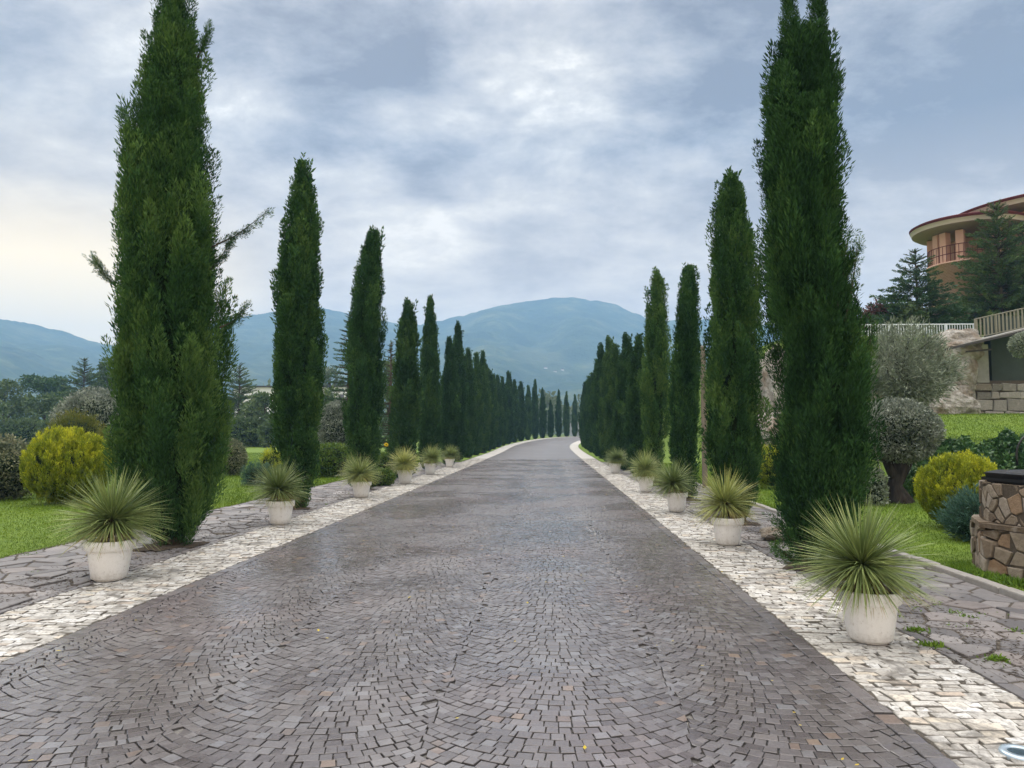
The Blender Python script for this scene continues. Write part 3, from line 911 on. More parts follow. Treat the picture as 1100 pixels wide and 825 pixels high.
# soil beds at the feet of the nearer cypresses
for X, Y, s in ((X1, Y1, .62), (XR, YR, .55), (-5.35, 15.6, .42), (3.4, 13.5, .42), (-5.2, 21, .4), (3.3, 18.1, .4)):
    A = np.linspace(0, 2 * pi, 40, endpoint=False)
    r_ = s * (.8 + .14 * np.sin(3 * A + X) + .1 * np.sin(7 * A + Y) + .06 * np.sin(13 * A))
    V = np.concatenate([[(X, Y, .045)], np.stack([X + .82 * r_ * np.cos(A), Y + r_ * np.sin(A), np.full(40, .012)], 1)])
    tag(MB().add(V, tris=[(0, 1 + i, 1 + (i + 1) % 40) for i in range(40)]).build('soil_bed', MAT['soil'], smooth=True), kind='structure', label='bare soil at the foot of a cypress')

# ------------------------------------------------------------------ potted yuccas
def yucca_parts(t, seed, n=430, R=.69, zc=.655):
    rng = np.random.default_rng(seed)
    pot = MB().lathe([(0, 0), (.150, 0), (.152, .014), (.172, .016), (.187, .03), (.232, .335), (.252, .337), (.262, .35), (.268, .435), (.262, .448), (.238, .448), (.230, .43), (.228, .40)], 48).build('pot', MAT['pot'], t, True)
    mod = pot.modifiers.new('edges', 'EDGE_SPLIT'); mod.split_angle = rad(40)
    MB().lathe([(.0, .415), (.12, .42), (.229, .405)], 32).build('soil', MAT['soil'], t, True)
    def leaves(nm, m, n, el, Lr, W0, droop, tint, fringe=False):
        mb = MB()
        e = el(n)
        az = rng.uniform(0, 2 * pi, n)
        D = np.stack([np.cos(e) * np.cos(az), np.cos(e) * np.sin(az), np.sin(e)], 1)
        L = rng.uniform(*Lr, n)
        L = L * np.clip(1.0 + .38 * np.sin(e), .72, 1.03)
        s = nrm(np.cross(D, nrm(np.array([0, 0, 1.]) + rng.normal(0, .35, (n, 3)))))
        up = np.cross(s, D)
        ks = np.array([0.06, .3, .6, .85, 1.0]); ws = np.array([1.0, .95, .7, .4, .05])
        V = []
        dr = droop(n, e)
        for kk, w in zip(ks, ws):
            c = np.array([0, 0, zc]) + D * (L * kk)[:, None]
            c[:, 2] -= dr * (kk ** 2) * L
            V.append(np.stack([c - s * W0 * w / 2, c + s * W0 * w / 2], 1))
        V = np.stack(V, 1).reshape(n, 10, 3)
        b = np.arange(n)[:, None] * 10
        q = np.concatenate([b + np.array([2 * i, 2 * i + 1, 2 * i + 3, 2 * i + 2]) for i in range(4)])
        ti = np.repeat(tint(n, e), 10) + np.tile(np.repeat(ks, 2) ** 3 * .34 - .05, n)
        mb.add(V.reshape(-1, 3), quads=q, tint=ti)
        return mb.build(nm, m, t)
    az_light = 0
    leaves('leaf_rosette', MAT['yucca'], n, lambda k: np.arcsin(np.clip(rng.uniform(-.47, .97, k), -1, 1)), (R * .70, R * 1.06), .0122, lambda k, e: .03 + .16 * np.clip(np.cos(e), 0, 1) ** 2 * rng.uniform(.1, 1.9, k), lambda k, e: np.clip(.45 + rng.normal(0, .16, k) - .15 * np.sin(e), 0, 1))
    leaves('dry_leaf_skirt', MAT['yucca_dry'], n // 7, lambda k: rng.uniform(-.95, -.30, k), (R * .58, R * .92), .011, lambda k, e: rng.uniform(.05, .3, k), lambda k, e: rng.uniform(0, 1, k))
    for ch in t.children:
        if ch.name.startswith('leaf_rosette'): ch.rotation_euler = (rng.uniform(-.10, .10), rng.uniform(-.12, .12), 0)
    mb = MB(); add_lump(mb, (.06, .06, .12), (0, 0, zc - .08), seg=12, rings=8, seed=seed); mb.build('stem', MAT['bark'], t, True)

GP = 'potted yuccas along the drive'
pots = [
    (935, 685, 1.00, 'closest yucca of the right row, big blue-green spiky ball in a white pot', 101, 1150),
    (782, 584, 1.00, 'second yucca from the front of the right row, in a clean white rimmed pot', 102, 1000),
    (727, 549, .98, 'third yucca from the front of the right row, yellower with a low dry fringe', None, 0),
    (694, 528, 1.0, 'fourth yucca from the front of the right row, rounded clump above a white pot', None, 0),
    (661, 508, 1.02, 'last yucca of the right row, small far one in a white pot', None, 0),
    (117, 628, 1.10, 'closest yucca of the left row, tan drooping leaves over a white pot', 103, 1050),
    (301, 565, 1.05, 'second yucca from the front of the left row, lopsided grey-green spikes', 104, 950),
    (388, 535, 1.05, 'third yucca from the front of the left row, in a plain white pot', None, 0),
    (435, 520, 1.1, 'fourth yucca from the front of the left row, full round head', None, 0),
    (462, 510, 1.05, 'fifth yucca from the front of the left row, beside the last one', None, 0),
    (483, 502, 1.05, 'last yucca of the left row, far one on the pale border', None, 0)]
srcs = []
for i, (px, py, s, lb, seed, n) in enumerate(pots):
    Y = 1280 / (py - 465.0) + .17
    X = at(px, py, Y)[0]
    if seed:
        t = thing('potted_yucca', lb, 'potted plant', (X, Y, .006), i * 1.3, GP); s *= .87; t.scale = (s, s, s)
        yucca_parts(t, seed, n); srcs.append(t)
    else:
        s *= .87; t = copy_thing(srcs[(i * 2 + 1) % len(srcs)], lb, (X, Y, .006), i * 1.3, (s * (.94 + .12 * ((i * 37) % 10) / 10), s, s * (.93 + .14 * ((i * 53) % 10) / 10)))

# ------------------------------------------------------------------ shrubs and trees
def shell_pts(n, r, rng, zmin=-.95, zpow=1.0):
    D = nrm(rng.normal(size=(n * 2, 3))); D = D[D[:, 2] > zmin][:n]
    return D

def plume_shrub(name, label, cat, loc, r, m, n, k, seed, plen=.28, group=None, up=.7, bw=.25, width=.2, zmin=-.9, tipw=.45, core=.78, lumpy=.06):
    """dense clipped or natural conifer ball; r = radii, loc at its base centre"""
    rng = np.random.default_rng(seed)
    t = thing(name, label, cat, loc, 0, group)
    D = shell_pts(n, r, rng, zmin)
    s = 1 + lumpy * wob(D * 3, 1.0, seed)
    r = np.array(r)
    P = D * r * (s * rng.uniform(.74, .92, len(D)))[:, None] + np.array([0, 0, r[2] * .93])
    A = nrm(D * (1 - up) + np.array([0, 0, up]) + rng.normal(0, .12, D.shape))
    P = P - A * plen * .35
    P[:, 2] = np.maximum(P[:, 2], .02)
    mb = MB()
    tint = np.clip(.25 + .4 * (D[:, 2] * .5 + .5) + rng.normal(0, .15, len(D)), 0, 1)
    plumes(mb, P, A, plen * rng.uniform(.7, 1.25, len(D)), k, rng, width, .24, bw, tint, tipw, .4)
    c = mb.build('foliage', m, t)
    mc = MB(); add_lump(mc, tuple(r * core), (0, 0, r[2] * .93), seed=seed, amp=.05); mc.build('inner_twigs', MAT['core'], c, True)
    return t

def leaf_shrub(name, label, cat, loc, r, m, n, seed, leaf=.07, group=None, zc=None, core=.82, lumpy=.1, zmin=-.9, trunk=None, aspect=.5, fuzz=.1):
    rng = np.random.default_rng(seed)
    t = thing(name, label, cat, loc, 0, group)
    r = np.array(r); zc = r[2] * .93 if zc is None else zc
    D = shell_pts(n, r, rng, zmin)
    s = 1 + lumpy * wob(D * 3.5, 1.0, seed)
    P = D * r * (s * (1 + fuzz * (rng.uniform(-1.6, .5, len(D)))))[:, None] + np.array([0, 0, zc])
    P[:, 2] = np.maximum(P[:, 2], .02)
    A = nrm(D * .6 + rng.normal(0, .6, D.shape) + np.array([0, 0, .3]))
    tint = np.clip(.5 + .9 * (s - 1) / max(lumpy, .01) * .3 + rng.normal(0, .18, len(D)), 0, 1)
    L = leaf * rng.uniform(.6, 1.3, len(D))
    mb = MB(); blades(mb, P, A, L, L * aspect, tint, rng)
    c = mb.build('foliage' if not trunk else 'crown', m, t)
    mc = MB(); add_lump(mc, tuple(r * core), (0, 0, zc), seed=seed, amp=lumpy * .8, f=1.5, seg=28, rings=18); mc.build('inner_twigs', MAT['core'], c, True)
    if trunk: trunk(t)
    return t

def gz(X, Y): return float(zg(X, Y))
def base_at(px, Y, dz=0.0):
    X = at(px, 465, Y)[0]
    return (X, Y, gz(X, Y) - .02 + dz)

# left garden
plume_shrub('golden_thuja', 'round golden thuja bush with bright yellow-green top, beside the closest yucca of the left row', 'shrub', base_at(75, 16.6), (1.0, .95, .87), MAT['golden'], 1500, 70, 201, .24, up=.78, zmin=-.98)
leaf_shrub('variegated_shrub', 'pale bronze and cream leaved shrub at the lawn edge left of the golden thuja', 'shrub', base_at(-2, 17.6), (1.0, .9, .76), MAT['redvar'], 9000, 202, .075, lumpy=.14)
plume_shrub('dwarf_conifer', 'layered old-gold dwarf conifer peeking over the golden thuja', 'shrub', base_at(82, 24), (.95, .95, 1.22), MAT['oldgold'], 700, 26, 203, .34, up=.25)
leaf_shrub('silver_shrub', 'large silvery grey domed bush behind the golden thuja', 'shrub', base_at(104, 31), (1.75, 1.6, 1.78), MAT['silver'], 15000, 204, .12, lumpy=.06)
leaf_shrub('variegated_shrub', 'round grey-cream shrub on the lawn between the two nearest left cypresses', 'shrub', base_at(246, 27.5), (.62, .6, .7), MAT['varieg'], 6500, 205, .075, lumpy=.1)
plume_shrub('golden_cone_shrub', 'small bright yellow cone shrub behind the second yucca of the left row', 'shrub', base_at(292, 25), (.38, .38, .55), MAT['golden'], 260, 26, 206, .22, up=.8)
plume_shrub('juniper', 'low blue-green juniper spreading beside the small yellow cone shrub', 'shrub', base_at(277, 22.5), (.42, .4, .33), MAT['juniper'], 260, 24, 207, .22, up=.4)
leaf_shrub('silver_shrub', 'grey clipped ball bush between the second and third cypress of the left row', 'shrub', base_at(362, 34), (.85, .8, 1.15), MAT['silver'], 8000, 208, .1, lumpy=.05, zc=1.9)
leaf_shrub('lime_shrub', 'lime green spreading shrub under the grey ball bush', 'shrub', base_at(356, 27), (.75, .7, .62), MAT['lime'], 6500, 209, .08, lumpy=.16)
leaf_shrub('lime_shrub', 'low green shrub with one yellow bloom behind the third yucca of the left row', 'shrub', base_at(420, 27), (.55, .5, .45), MAT['lime'], 4000, 210, .08, lumpy=.16)
leaf_shrub('yellow_flower', 'small bright yellow bloom above the low shrub beside the third left cypress', 'flower', (*at(415, 477, 25.6)[:2], at(415, 477, 25.6)[2] - .07), (.055, .055, .05), MAT['flower'], 160, 211, .035, core=.5)
leaf_shrub('lime_shrub', 'ground-hugging yellow-green shrub beside the fourth yucca of the left row', 'shrub', base_at(411, 22.6), (.36, .3, .27), MAT['lime'], 1800, 212, .07, lumpy=.16)

def broad_tree(name, label, cat, loc, H, Wd, m, seed, n=3500, leaf=.4, trunk_h=.25, group=None, clumps=26, top_flat=0.0, shape='round'):
    rng = np.random.default_rng(seed)
    t = thing(name, label, cat, loc, 0, group)
    mb = MB(); tr_ = MB()
    tr_.tube([(0, 0, -.2), (.05 * Wd * .2, 0, H * trunk_h), (0, .02 * Wd, H * .6), (0, 0, H * .85)], [H * .028, H * .022, H * .013, H * .005], 8)
    for i in range(clumps):
        u = rng.uniform(0, 1)
        z = H * (trunk_h + (1 - trunk_h) * (u if not top_flat else .35 + .62 * u ** .6))
        if shape == 'round': rz_ = math.sqrt(max(.05, 1 - (2 * u - .85) ** 2 / 1.5))
        elif shape == 'cone': rz_ = max(.12, (1 - u) ** .8)
        else: rz_ = .4 + .6 * u
        th = rng.uniform(0, 2 * pi); r_ = Wd / 2 * rz_ * rng.uniform(.25, .85)
        c = np.array([r_ * cos(th), r_ * sin(th), min(z, H * .93)])
        rc = Wd * rng.uniform(.12, .2)
        k = n // clumps
        d = nrm(rng.normal(size=(k, 3)))
        flat = np.array([1, 1, .45 if top_flat else .75])
        P = c + d * flat * (rc * rng.uniform(.4, 1.05, k) )[:, None]
        A = nrm(d * .5 + rng.normal(0, .6, (k, 3)) + np.array([0, 0, .25]))
        tint = np.clip(rng.uniform(.2, .75) + rng.normal(0, .15, k), 0, 1)
        L = leaf * rng.uniform(.5, 1.2, k)
        blades(mb, P, A, L, L * .5, tint, rng)
        if i % 3 == 0: tr_.tube([(0, 0, H * min(.8, max(trunk_h * .8, z / H - .2))), c * np.array([.5, .5, .95]), c], [H * .009, H * .006, H * .003], 5)
    mb.build('crown', m, t); tr_.build('trunk', MAT['bark'], t, True)
    return t

def conifer(name, label, cat, loc, H, Wd, m, seed, levels=16, per=8, k=26, droop=-.05, base=.12, group=None, pw=.7, bwid=.2, bl=.13):
    rng = np.random.default_rng(seed)
    t = thing(name, label, cat, loc, 0, group)
    mb = MB(); tr_ = MB()
    tr_.tube([(0, 0, -.2), (0.02, 0, H * .5), (0, 0, H * .98)], [H * .022, H * .013, H * .003], 8)
    Cs, As, Ls = [], [], []
    for l in range(levels):
        f = (l + .5) / levels
        z0 = H * (base + (1 - base) * f)
        for j in range(per):
            z = z0 + rng.normal(0, H * .015)
            th = 2 * pi * (j + rng.uniform(-.3, .3)) / per + l * 2.4
            r_ = Wd / 2 * ((1 - f) ** pw) * rng.uniform(.7, 1.12) + .08 * Wd / 2
            o_ = np.array([cos(th), sin(th), droop + .5 * f * f])
            o_ = o_ / np.linalg.norm(o_)
            # branch: foliage tufts from 25 % outward
            nt = max(2, int(4 * (1 - f) + 2))
            for s_ in range(nt):
                a = .18 + .75 * s_ / nt
                side = np.array([-sin(th), cos(th), 0]) * rng.normal(0, .35)
                Cs.append(np.array([0, 0, z]) + o_ * r_ * a); As.append(nrm((o_ + side + np.array([0, 0, rng.normal(.06, .1)]))[None])[0]); Ls.append(r_ * (.42 + .25 * rng.random()))
            tr_.tube([(0, 0, z), np.array([0, 0, z]) + o_ * r_ * .9], [H * .005, H * .0015], 4)
    Cs.append(np.array([0, 0, H * .9])); As.append(np.array([0, 0, 1.])); Ls.append(H * .1)
    plumes(mb, np.array(Cs), np.array(As), np.array(Ls), k, rng, bwid, bl / .4 * .6, .3, None, .3, .6, .45)
    mb.build('crown', m, t); tr_.build('trunk', MAT['bark'], t, True)
    return t

def hgt(px, top, Y):
    b = base_at(px, Y)
    return at(px, top, Y)[2] - b[2]

GB = 'trees at the far side of the left lawn'
broad_tree('garden_tree', 'dark bushy tree at the far edge of the left lawn, beside the cedar', 'tree', base_at(3, 95), hgt(3, 411, 95), 7.5, MAT['broad'], 301, 4200, .5, .1, GB)
broad_tree('cedar_tree', 'dark flat-topped cedar behind the left lawn', 'tree', base_at(50, 115), hgt(50, 404, 115), 9.5, MAT['conifer'], 302, 4200, .5, .25, GB, 24, 1.0, 'flat')
broad_tree('garden_tree', 'soft green tree in front of the flat-topped cedar', 'tree', base_at(47, 88), hgt(47, 424, 88), 5.5, MAT['broad'], 303, 3600, .45, .08, GB)
conifer('pine_tree', 'feathery cone-shaped pine above the silvery bush', 'tree', base_at(88, 100), hgt(88, 386, 100), 7.5, MAT['cedar'], 304, 14, 9, 70, .1, .15, GB)
broad_tree('garden_tree', 'loose tree between the cone-shaped pine and the biggest left cypress', 'tree', base_at(117, 104), hgt(117, 384, 104), 6.0, MAT['broad'], 305, 3200, .5, .15, GB, 22)
broad_tree('garden_tree', 'low dark tree behind the silvery bush', 'tree', base_at(72, 92), hgt(72, 432, 92), 5.0, MAT['broad'], 306, 3000, .45, .05, GB)
conifer('pine_tree', 'tall open pine beside the white building', 'tree', base_at(256, 84), hgt(256, 392, 84), 6.4, MAT['cedar'], 307, 13, 9, 70, .12, .1, GB)
broad_tree('garden_tree', 'dark rounded tree in front of the white building', 'tree', base_at(284, 78), hgt(284, 424, 78), 5.4, MAT['broad'], 308, 3600, .42, .05, GB)
broad_tree('garden_tree', 'dark low tree between the open pine and the biggest left cypress', 'tree', base_at(240, 86), hgt(240, 428, 86), 5.0, MAT['broad'], 309, 3000, .42, .05, GB)
conifer('fir_tree', 'dark narrow fir hugging the third cypress of the left row', 'tree', base_at(374, 46), hgt(374, 336, 46), 2.6, MAT['conifer'], 310, 18, 8, 60, -.1, .08, GB, .45)
broad_tree('garden_tree', 'dark tree at the foot of the narrow fir', 'tree', base_at(360, 60), hgt(360, 418, 60), 3.6, MAT['broad'], 311, 2600, .35, .05, GB)
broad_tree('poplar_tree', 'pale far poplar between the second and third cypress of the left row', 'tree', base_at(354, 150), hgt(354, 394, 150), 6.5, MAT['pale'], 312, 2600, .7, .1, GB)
conifer('fir_tree', 'narrow fir behind the fourth cypress of the left row', 'tree', base_at(419, 40), hgt(419, 366, 40), 1.7, MAT['conifer'], 313, 16, 8, 50, -.05, .05, GB, .5)
broad_tree('garden_tree', 'green tree filling the gap between the third and fourth cypress of the left row', 'tree', base_at(418, 62), hgt(418, 385, 62), 3.2, MAT['broad'], 314, 2400, .35, .05, GB)
broad_tree('garden_tree', 'dark tree seen between the second cypress of the left row and the white building', 'tree', base_at(318, 84), hgt(318, 412, 84), 6.0, MAT['broad'], 315, 3000, .45, .05, GB)
broad_tree('garden_tree', 'dark tree low behind the fifth cypress of the left row', 'tree', base_at(471, 70), hgt(471, 415, 70), 3.6, MAT['broad'], 316, 2200, .4, .05, GB)

for i, (px, Y, rw, rh, lb) in enumerate(((22, 82, 2.6, 1.5, 'low dark thicket at the far lawn edge, below the bushy dark tree'), (64, 80, 2.4, 1.6, 'low dark thicket left of the silvery bush at the far lawn edge'), (262, 76, 2.4, 1.5, 'low dark thicket under the open pine'), (300, 74, 2.2, 1.4, 'low dark thicket beside the second cypress of the left row'), (352, 70, 1.7, 1.3, 'low dark thicket behind the grey ball bush'), (-22, 84, 2.8, 2.0, 'low dark thicket at the left end of the far lawn edge'))):
    leaf_shrub('thicket', lb, 'shrub', base_at(px, Y), (rw, rw * .6, rh), MAT['broad'], 3600, 330 + i, .3, GB, lumpy=.22, core=.75)

# distant wood: one mass
rng = np.random.default_rng(77); mb = MB()
for i in range(150):
    Y = rng.uniform(190, 330); X = rng.uniform(-.62, .5) * Y
    H = rng.uniform(7, 15) * (1.1 if Y > 250 else .85); w = H * rng.uniform(.35, .65)
    if abs(X - float(shift(Y))) < 12: continue
    zb = gz(X, Y); k = 170
    d = nrm(rng.normal(size=(k, 3)))
    P = np.array([X, Y, zb + H * .52]) + d * np.array([w / 2, w / 2, H * .5]) * (rng.uniform(.6, 1.05, k) * (1 + .25 * wob(d * 3, 1, i)))[:, None]
    L = H * .13 * rng.uniform(.6, 1.3, k)
    blades(mb, P, nrm(d * .4 + rng.normal(0, .6, (k, 3)) + np.array([0, 0, .3])), L, L * .6, np.clip(rng.uniform(.3, .8) + rng.normal(0, .12, k), 0, 1), rng)
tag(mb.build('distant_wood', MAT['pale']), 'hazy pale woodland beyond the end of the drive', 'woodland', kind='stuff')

# right garden
def olive_trunk(h, r):
    def f(t):
        mb = MB()
        mb.tube([(0.1, 0, -.1), (.04, 0, .12), (-.05, .02, .4), (.05, 0, h * .7), (0.02, 0, h)], [r * 1.7, r * 1.2, r * .85, r * .95, r * 1.2], 12)
        mb.tube([(.02, 0, h * .45), (.28, .05, h * .85), (.42, .1, h * 1.15)], [r * .6, r * .5, r * .3], 8)
        mb.tube([(-.02, 0, h * .45), (-.22, -.05, h * .85), (-.36, -.1, h * 1.15)], [r * .6, r * .5, r * .3], 8)
        mb.build('trunk', MAT['bark_olive'], t, True)
    return f
b = base_at(962, 17.4)
leaf_shrub('olive_topiary', 'olive clipped to a flat grey mushroom dome on a gnarled dark trunk', 'tree', (b[0], b[1], b[2]), (.92, .86, .70), MAT['silver'], 19000, 401, .065, zc=at(964, 463, 17.4)[2] - b[2], lumpy=.05, trunk=olive_trunk(1.05, .19), zmin=-.98)
bpy.context.view_layer.update()
def olive_tree(px, top, Y, Wd, Hc, seed):
    b = base_at(px, Y)
    zt = at(px, top, Y)[2] - b[2]
    rng = np.random.default_rng(seed)
    t = thing('olive_tree', 'big loose grey-green olive tree above the clipped olive dome', 'tree', b)
    mb = MB(); tr_ = MB()
    tr_.tube([(0, 0, -.1), (.05, 0, .5), (0, .05, zt - Hc * .7)], [.3, .2, .14], 10)
    for i in range(64):
        d = nrm(rng.normal(size=(1, 3)))[0]; d[2] = d[2] if d[2] > 0 else d[2] * .8
        c = d * np.array([Wd / 2, Wd / 2, Hc / 2]) * rng.uniform(.45, .88) + np.array([0, 0, zt - Hc * .55])
        k = 330; dd = nrm(rng.normal(size=(k, 3)))
        P = c + dd * (Wd * .14 * rng.uniform(.2, 1.1, k))[:, None]
        A = nrm(dd * .6 + d * .5 + rng.normal(0, .4, (k, 3)) + np.array([0, 0, .25]))
        L = .13 * rng.uniform(.6, 1.4, k)
        blades(mb, P, A, L, L * .22, np.clip(rng.uniform(.25, .8) + rng.normal(0, .12, k), 0, 1), rng)
        if i % 4 == 0: tr_.tube([(0, .05, zt - Hc * .75), c * np.array([.5, .5, 1]) - np.array([0, 0, .2]), c], [.07, .045, .012], 6)
    # fine arching shoots
    n = 150; d = nrm(rng.normal(size=(n, 3))); d[:, 2] = np.abs(d[:, 2]) - .3
    C_ = d * np.array([Wd / 2, Wd / 2, Hc / 2]) * .78 + np.array([0, 0, zt - Hc * .55])
    plumes(mb, C_, nrm(d + np.array([0, 0, .5])), rng.uniform(.3, .6, n), 26, rng, .14, .22, .2, None, .2, .7)
    mb.build('crown', MAT['olive'], t); tr_.build('trunk', MAT['bark_olive'], t, True)
olive_tree(970, 342, 21.5, 2.85, 2.9, 402)
plume_shrub('golden_thuja', 'bright golden thuja bush near the stone well on the right lawn', 'shrub', base_at(1031, 13.0), (.74, .72, .64), MAT['golden'], 1300, 70, 403, .19, up=.78, zmin=-.98)
plume_shrub('juniper', 'soft blue-green juniper nestled between golden thuja and stone well', 'shrub', base_at(1050, 11.6), (.48, .42, .34), MAT['juniper'], 420, 28, 404, .24, up=.45)
plume_shrub('golden_thuja', 'golden bush glimpsed in the gap between the two nearest right cypresses', 'shrub', base_at(829, 22), (.62, .6, .62), MAT['golden'], 600, 28, 405, .24, up=.62)
leaf_shrub('green_hedge', 'low green hedge behind the golden bush in the cypress gap', 'hedge', base_at(826, 25), (.9, .5, .55), MAT['lime'], 5000, 406, .08, lumpy=.1)
leaf_shrub('sage_clump', 'small grey-green clump at the foot of the clipped olive', 'shrub', base_at(936, 17), (.28, .25, .42), MAT['olive'], 1600, 407, .07, lumpy=.15)
# ivy bank
rng = np.random.default_rng(408)
n = 21000
u = rng.uniform(0, 1, n); w = rng.uniform(0, 1, n)
px_ = 968 + 160 * u
Xs = np.array([at(p, 465, 1.0)[0] for p in (968, 1128)])
Yb = 17.6 + .35 * np.sin(u * 9) + 3.0 * w - 1.8 * u
Xb = (Xs[0] + (Xs[1] - Xs[0]) * u) * Yb
hb = (.40 + .16 * np.sin(u * 21 + w * 7) + .10 * np.sin(u * 47)) * np.sin(np.clip(w, 0, 1) * pi) ** .5
zb = zg(Xb, Yb) + hb * rng.uniform(.5, 1.08, n)
P = np.stack([Xb, Yb, zb], 1)
A = nrm(rng.normal(0, .55, (n, 3)) + np.array([0, -.6, .35]))
mb = MB(); L = .11 * rng.uniform(.6, 1.3, n)
blades(mb, P, A, L, L * .75, np.clip(.5 + .3 * np.sin(u * 33 + w * 9) + rng.normal(0, .2, n), 0, 1), rng)
tag(mb.build('ivy', MAT['ivy']), 'glossy green ivy covering the bank behind the golden thuja', 'ground cover', kind='stuff')
leaf_shrub('topiary_ball', 'small clipped olive-green ball in front of the terrace railing', 'shrub', base_at(1108, 27), (.56, .5, .46), MAT['olive'], 5200, 409, .07, zc=at(1108, 371, 27)[2] - base_at(1108, 27)[2], lumpy=.05, trunk=lambda t: MB().tube([(0, 0, -.1), (.03, 0, 1.0), (0, 0, 2.4)], [.07, .05, .04], 8).build('trunk', MAT['bark_olive'], t, True))
leaf_shrub('plum_shrub', 'reddish purple-leaved shrub behind the olive at the terrace railing', 'shrub', base_at(950, 42), (.95, .7, .8), MAT['plum'], 2600, 410, .14, zc=at(950, 340, 42)[2] - base_at(950, 42)[2], lumpy=.25, core=.5, fuzz=.3)
conifer('cedar_tree', 'smaller dark cedar with spreading tiers beside the round pink tower', 'tree', base_at(990, 41), hgt(990, 268, 41), 4.5, MAT['conifer'], 411, 13, 10, 95, .02, .06, 'cedars by the pink building', .75, .22, .12)
conifer('cedar_tree', 'larger green cedar in front of the pink building', 'tree', base_at(1081, 42), hgt(1081, 220, 42), 4.3, MAT['cedar'], 412, 17, 11, 80, .05, .05, 'cedars by the pink building', .5, .22, .12)
conifer('cedar_tree', 'third cedar cut by the frame, overlapping the larger green cedar', 'tree', base_at(1108, 43.5), hgt(1108, 236, 43.5), 4.4, MAT['conifer'], 413, 15, 9, 70, .05, .05, 'cedars by the pink building', .5, .22, .12)
broad_tree('garden_tree', 'bushy tree behind the white terrace railing', 'tree', base_at(986, 40), hgt(986, 328, 40), 2.4, MAT['broad'], 414, 2600, .22, .05)
broad_tree('garden_tree', 'pale low tree behind the white terrace railing, beside the purple shrub', 'tree', base_at(930, 44), hgt(930, 336, 44), 2.2, MAT['pale'], 415, 1800, .22, .05)

# rocks and terrace
def rock(label, c, r, seed, amp=.25):
    V, q_, idx = lump(r, 48, 30, seed, amp, 1.3)
    nn = wob(V, 2.3, seed + 5)[:, None] * .10 + wob(V, 6.0, seed + 9)[:, None] * .05
    V = V * (1 + nn)
    mb = MB(); mb.add(V, quads=q_); mb.ng.append([int(i) for i in idx[0]][::-1]); mb.ng.append([int(i) for i in idx[-1]])
    o = mb.build('rock', MAT['rock'], None, False, c)
    return tag(o, label, 'rock', 'rocks of the terrace slope')
def rock_px(label, px, py, Y, wpx, hpx, dep, seed, amp=.25):
    c = at(px, py, Y); return rock(label, c, (wpx * Y / 1600 , dep, hpx * Y / 1600), seed, amp)
rock_px('pale flat-topped rock under the end of the white railing', 1022, 375, 34.2, 56, 38, 1.0, 501)
rock_px('tall brown-stained rock beside the concrete pier', 1028, 404, 34.0, 36, 60, .8, 502)
rock_px('grey rock at the lawn edge right of the big olive', 1017, 432, 33.4, 56, 40, .9, 503)
rock_px('broad rock hidden behind the big olive tree', 968, 410, 34.6, 80, 90, 1.0, 504)
rock_px('jagged pale rock seen in the gap between the two nearest right cypresses', 832, 412, 33, 46, 80, 1.2, 505, .35)
rock_px('low white rock below the jagged one in the cypress gap', 826, 462, 31, 40, 46, .9, 506, .35)
rock_px('small flat stone edging the bed behind the broad right cypress', 832, 574, 11.4, 26, 12, .3, 507)

# retaining wall thing
tw = thing('retaining_wall', 'weathered stone block wall with mossy concrete panel under the terrace', 'wall', (*at(1070, 447, 34)[:2], at(1070, 447, 34)[2] - .3))
org = np.array(tw.location)
def wbox(mb, px0, py0, px1, py1, Y, dep):
    a, b_ = np.array(at(px0, py0, Y)), np.array(at(px1, py1, Y))
    c = (a + b_) / 2 + np.array([0, dep / 2, 0]) - org
    mb.box(c, (abs(b_[0] - a[0]), dep, abs(b_[2] - a[2])))
mb = MB(); wbox(mb, 1036, 409, 1150, 460, 34.15, .8); mb.build('block_bed', MAT['stone_mortar'], tw)
mb = MB()
a, b_ = np.array(at(1036, 452, 34)) - org, np.array(at(1150, 410, 34)) - org
rr2 = random.Random(9)
cells = []
z = a[2]
while z < b_[2] - .1:
    h = rr2.uniform(.32, .55); x = a[0]; h = min(h, b_[2] - z)
    while x < b_[0]:
        w_ = rr2.uniform(.35, .9); j = lambda: rr2.uniform(-.04, .04)
        cells.append([(x + j(), z + j()), (min(x + w_, b_[0]) + j(), z + j()), (min(x + w_, b_[0]) + j(), z + h + j()), (x + j(), z + h + j())]); x += w_
    z += h
Yw = a[1]
slabs(mb, cells, .012, .03, rr2, .02, .15, lambda V: np.stack([V[:, 0], Yw + .02 - V[:, 2], V[:, 1]], 1))
mb.build('stone_blocks', MAT['blocks'], tw)
mb = MB(); wbox(mb, 1063, 340, 1150, 411, 34.5, .5); mb.build('concrete_panel', MAT['panel'], tw)
mb = MB(); wbox(mb, 1049, 370, 1063, 411, 34.05, .9); mb.build('pier', MAT['concrete'], tw)

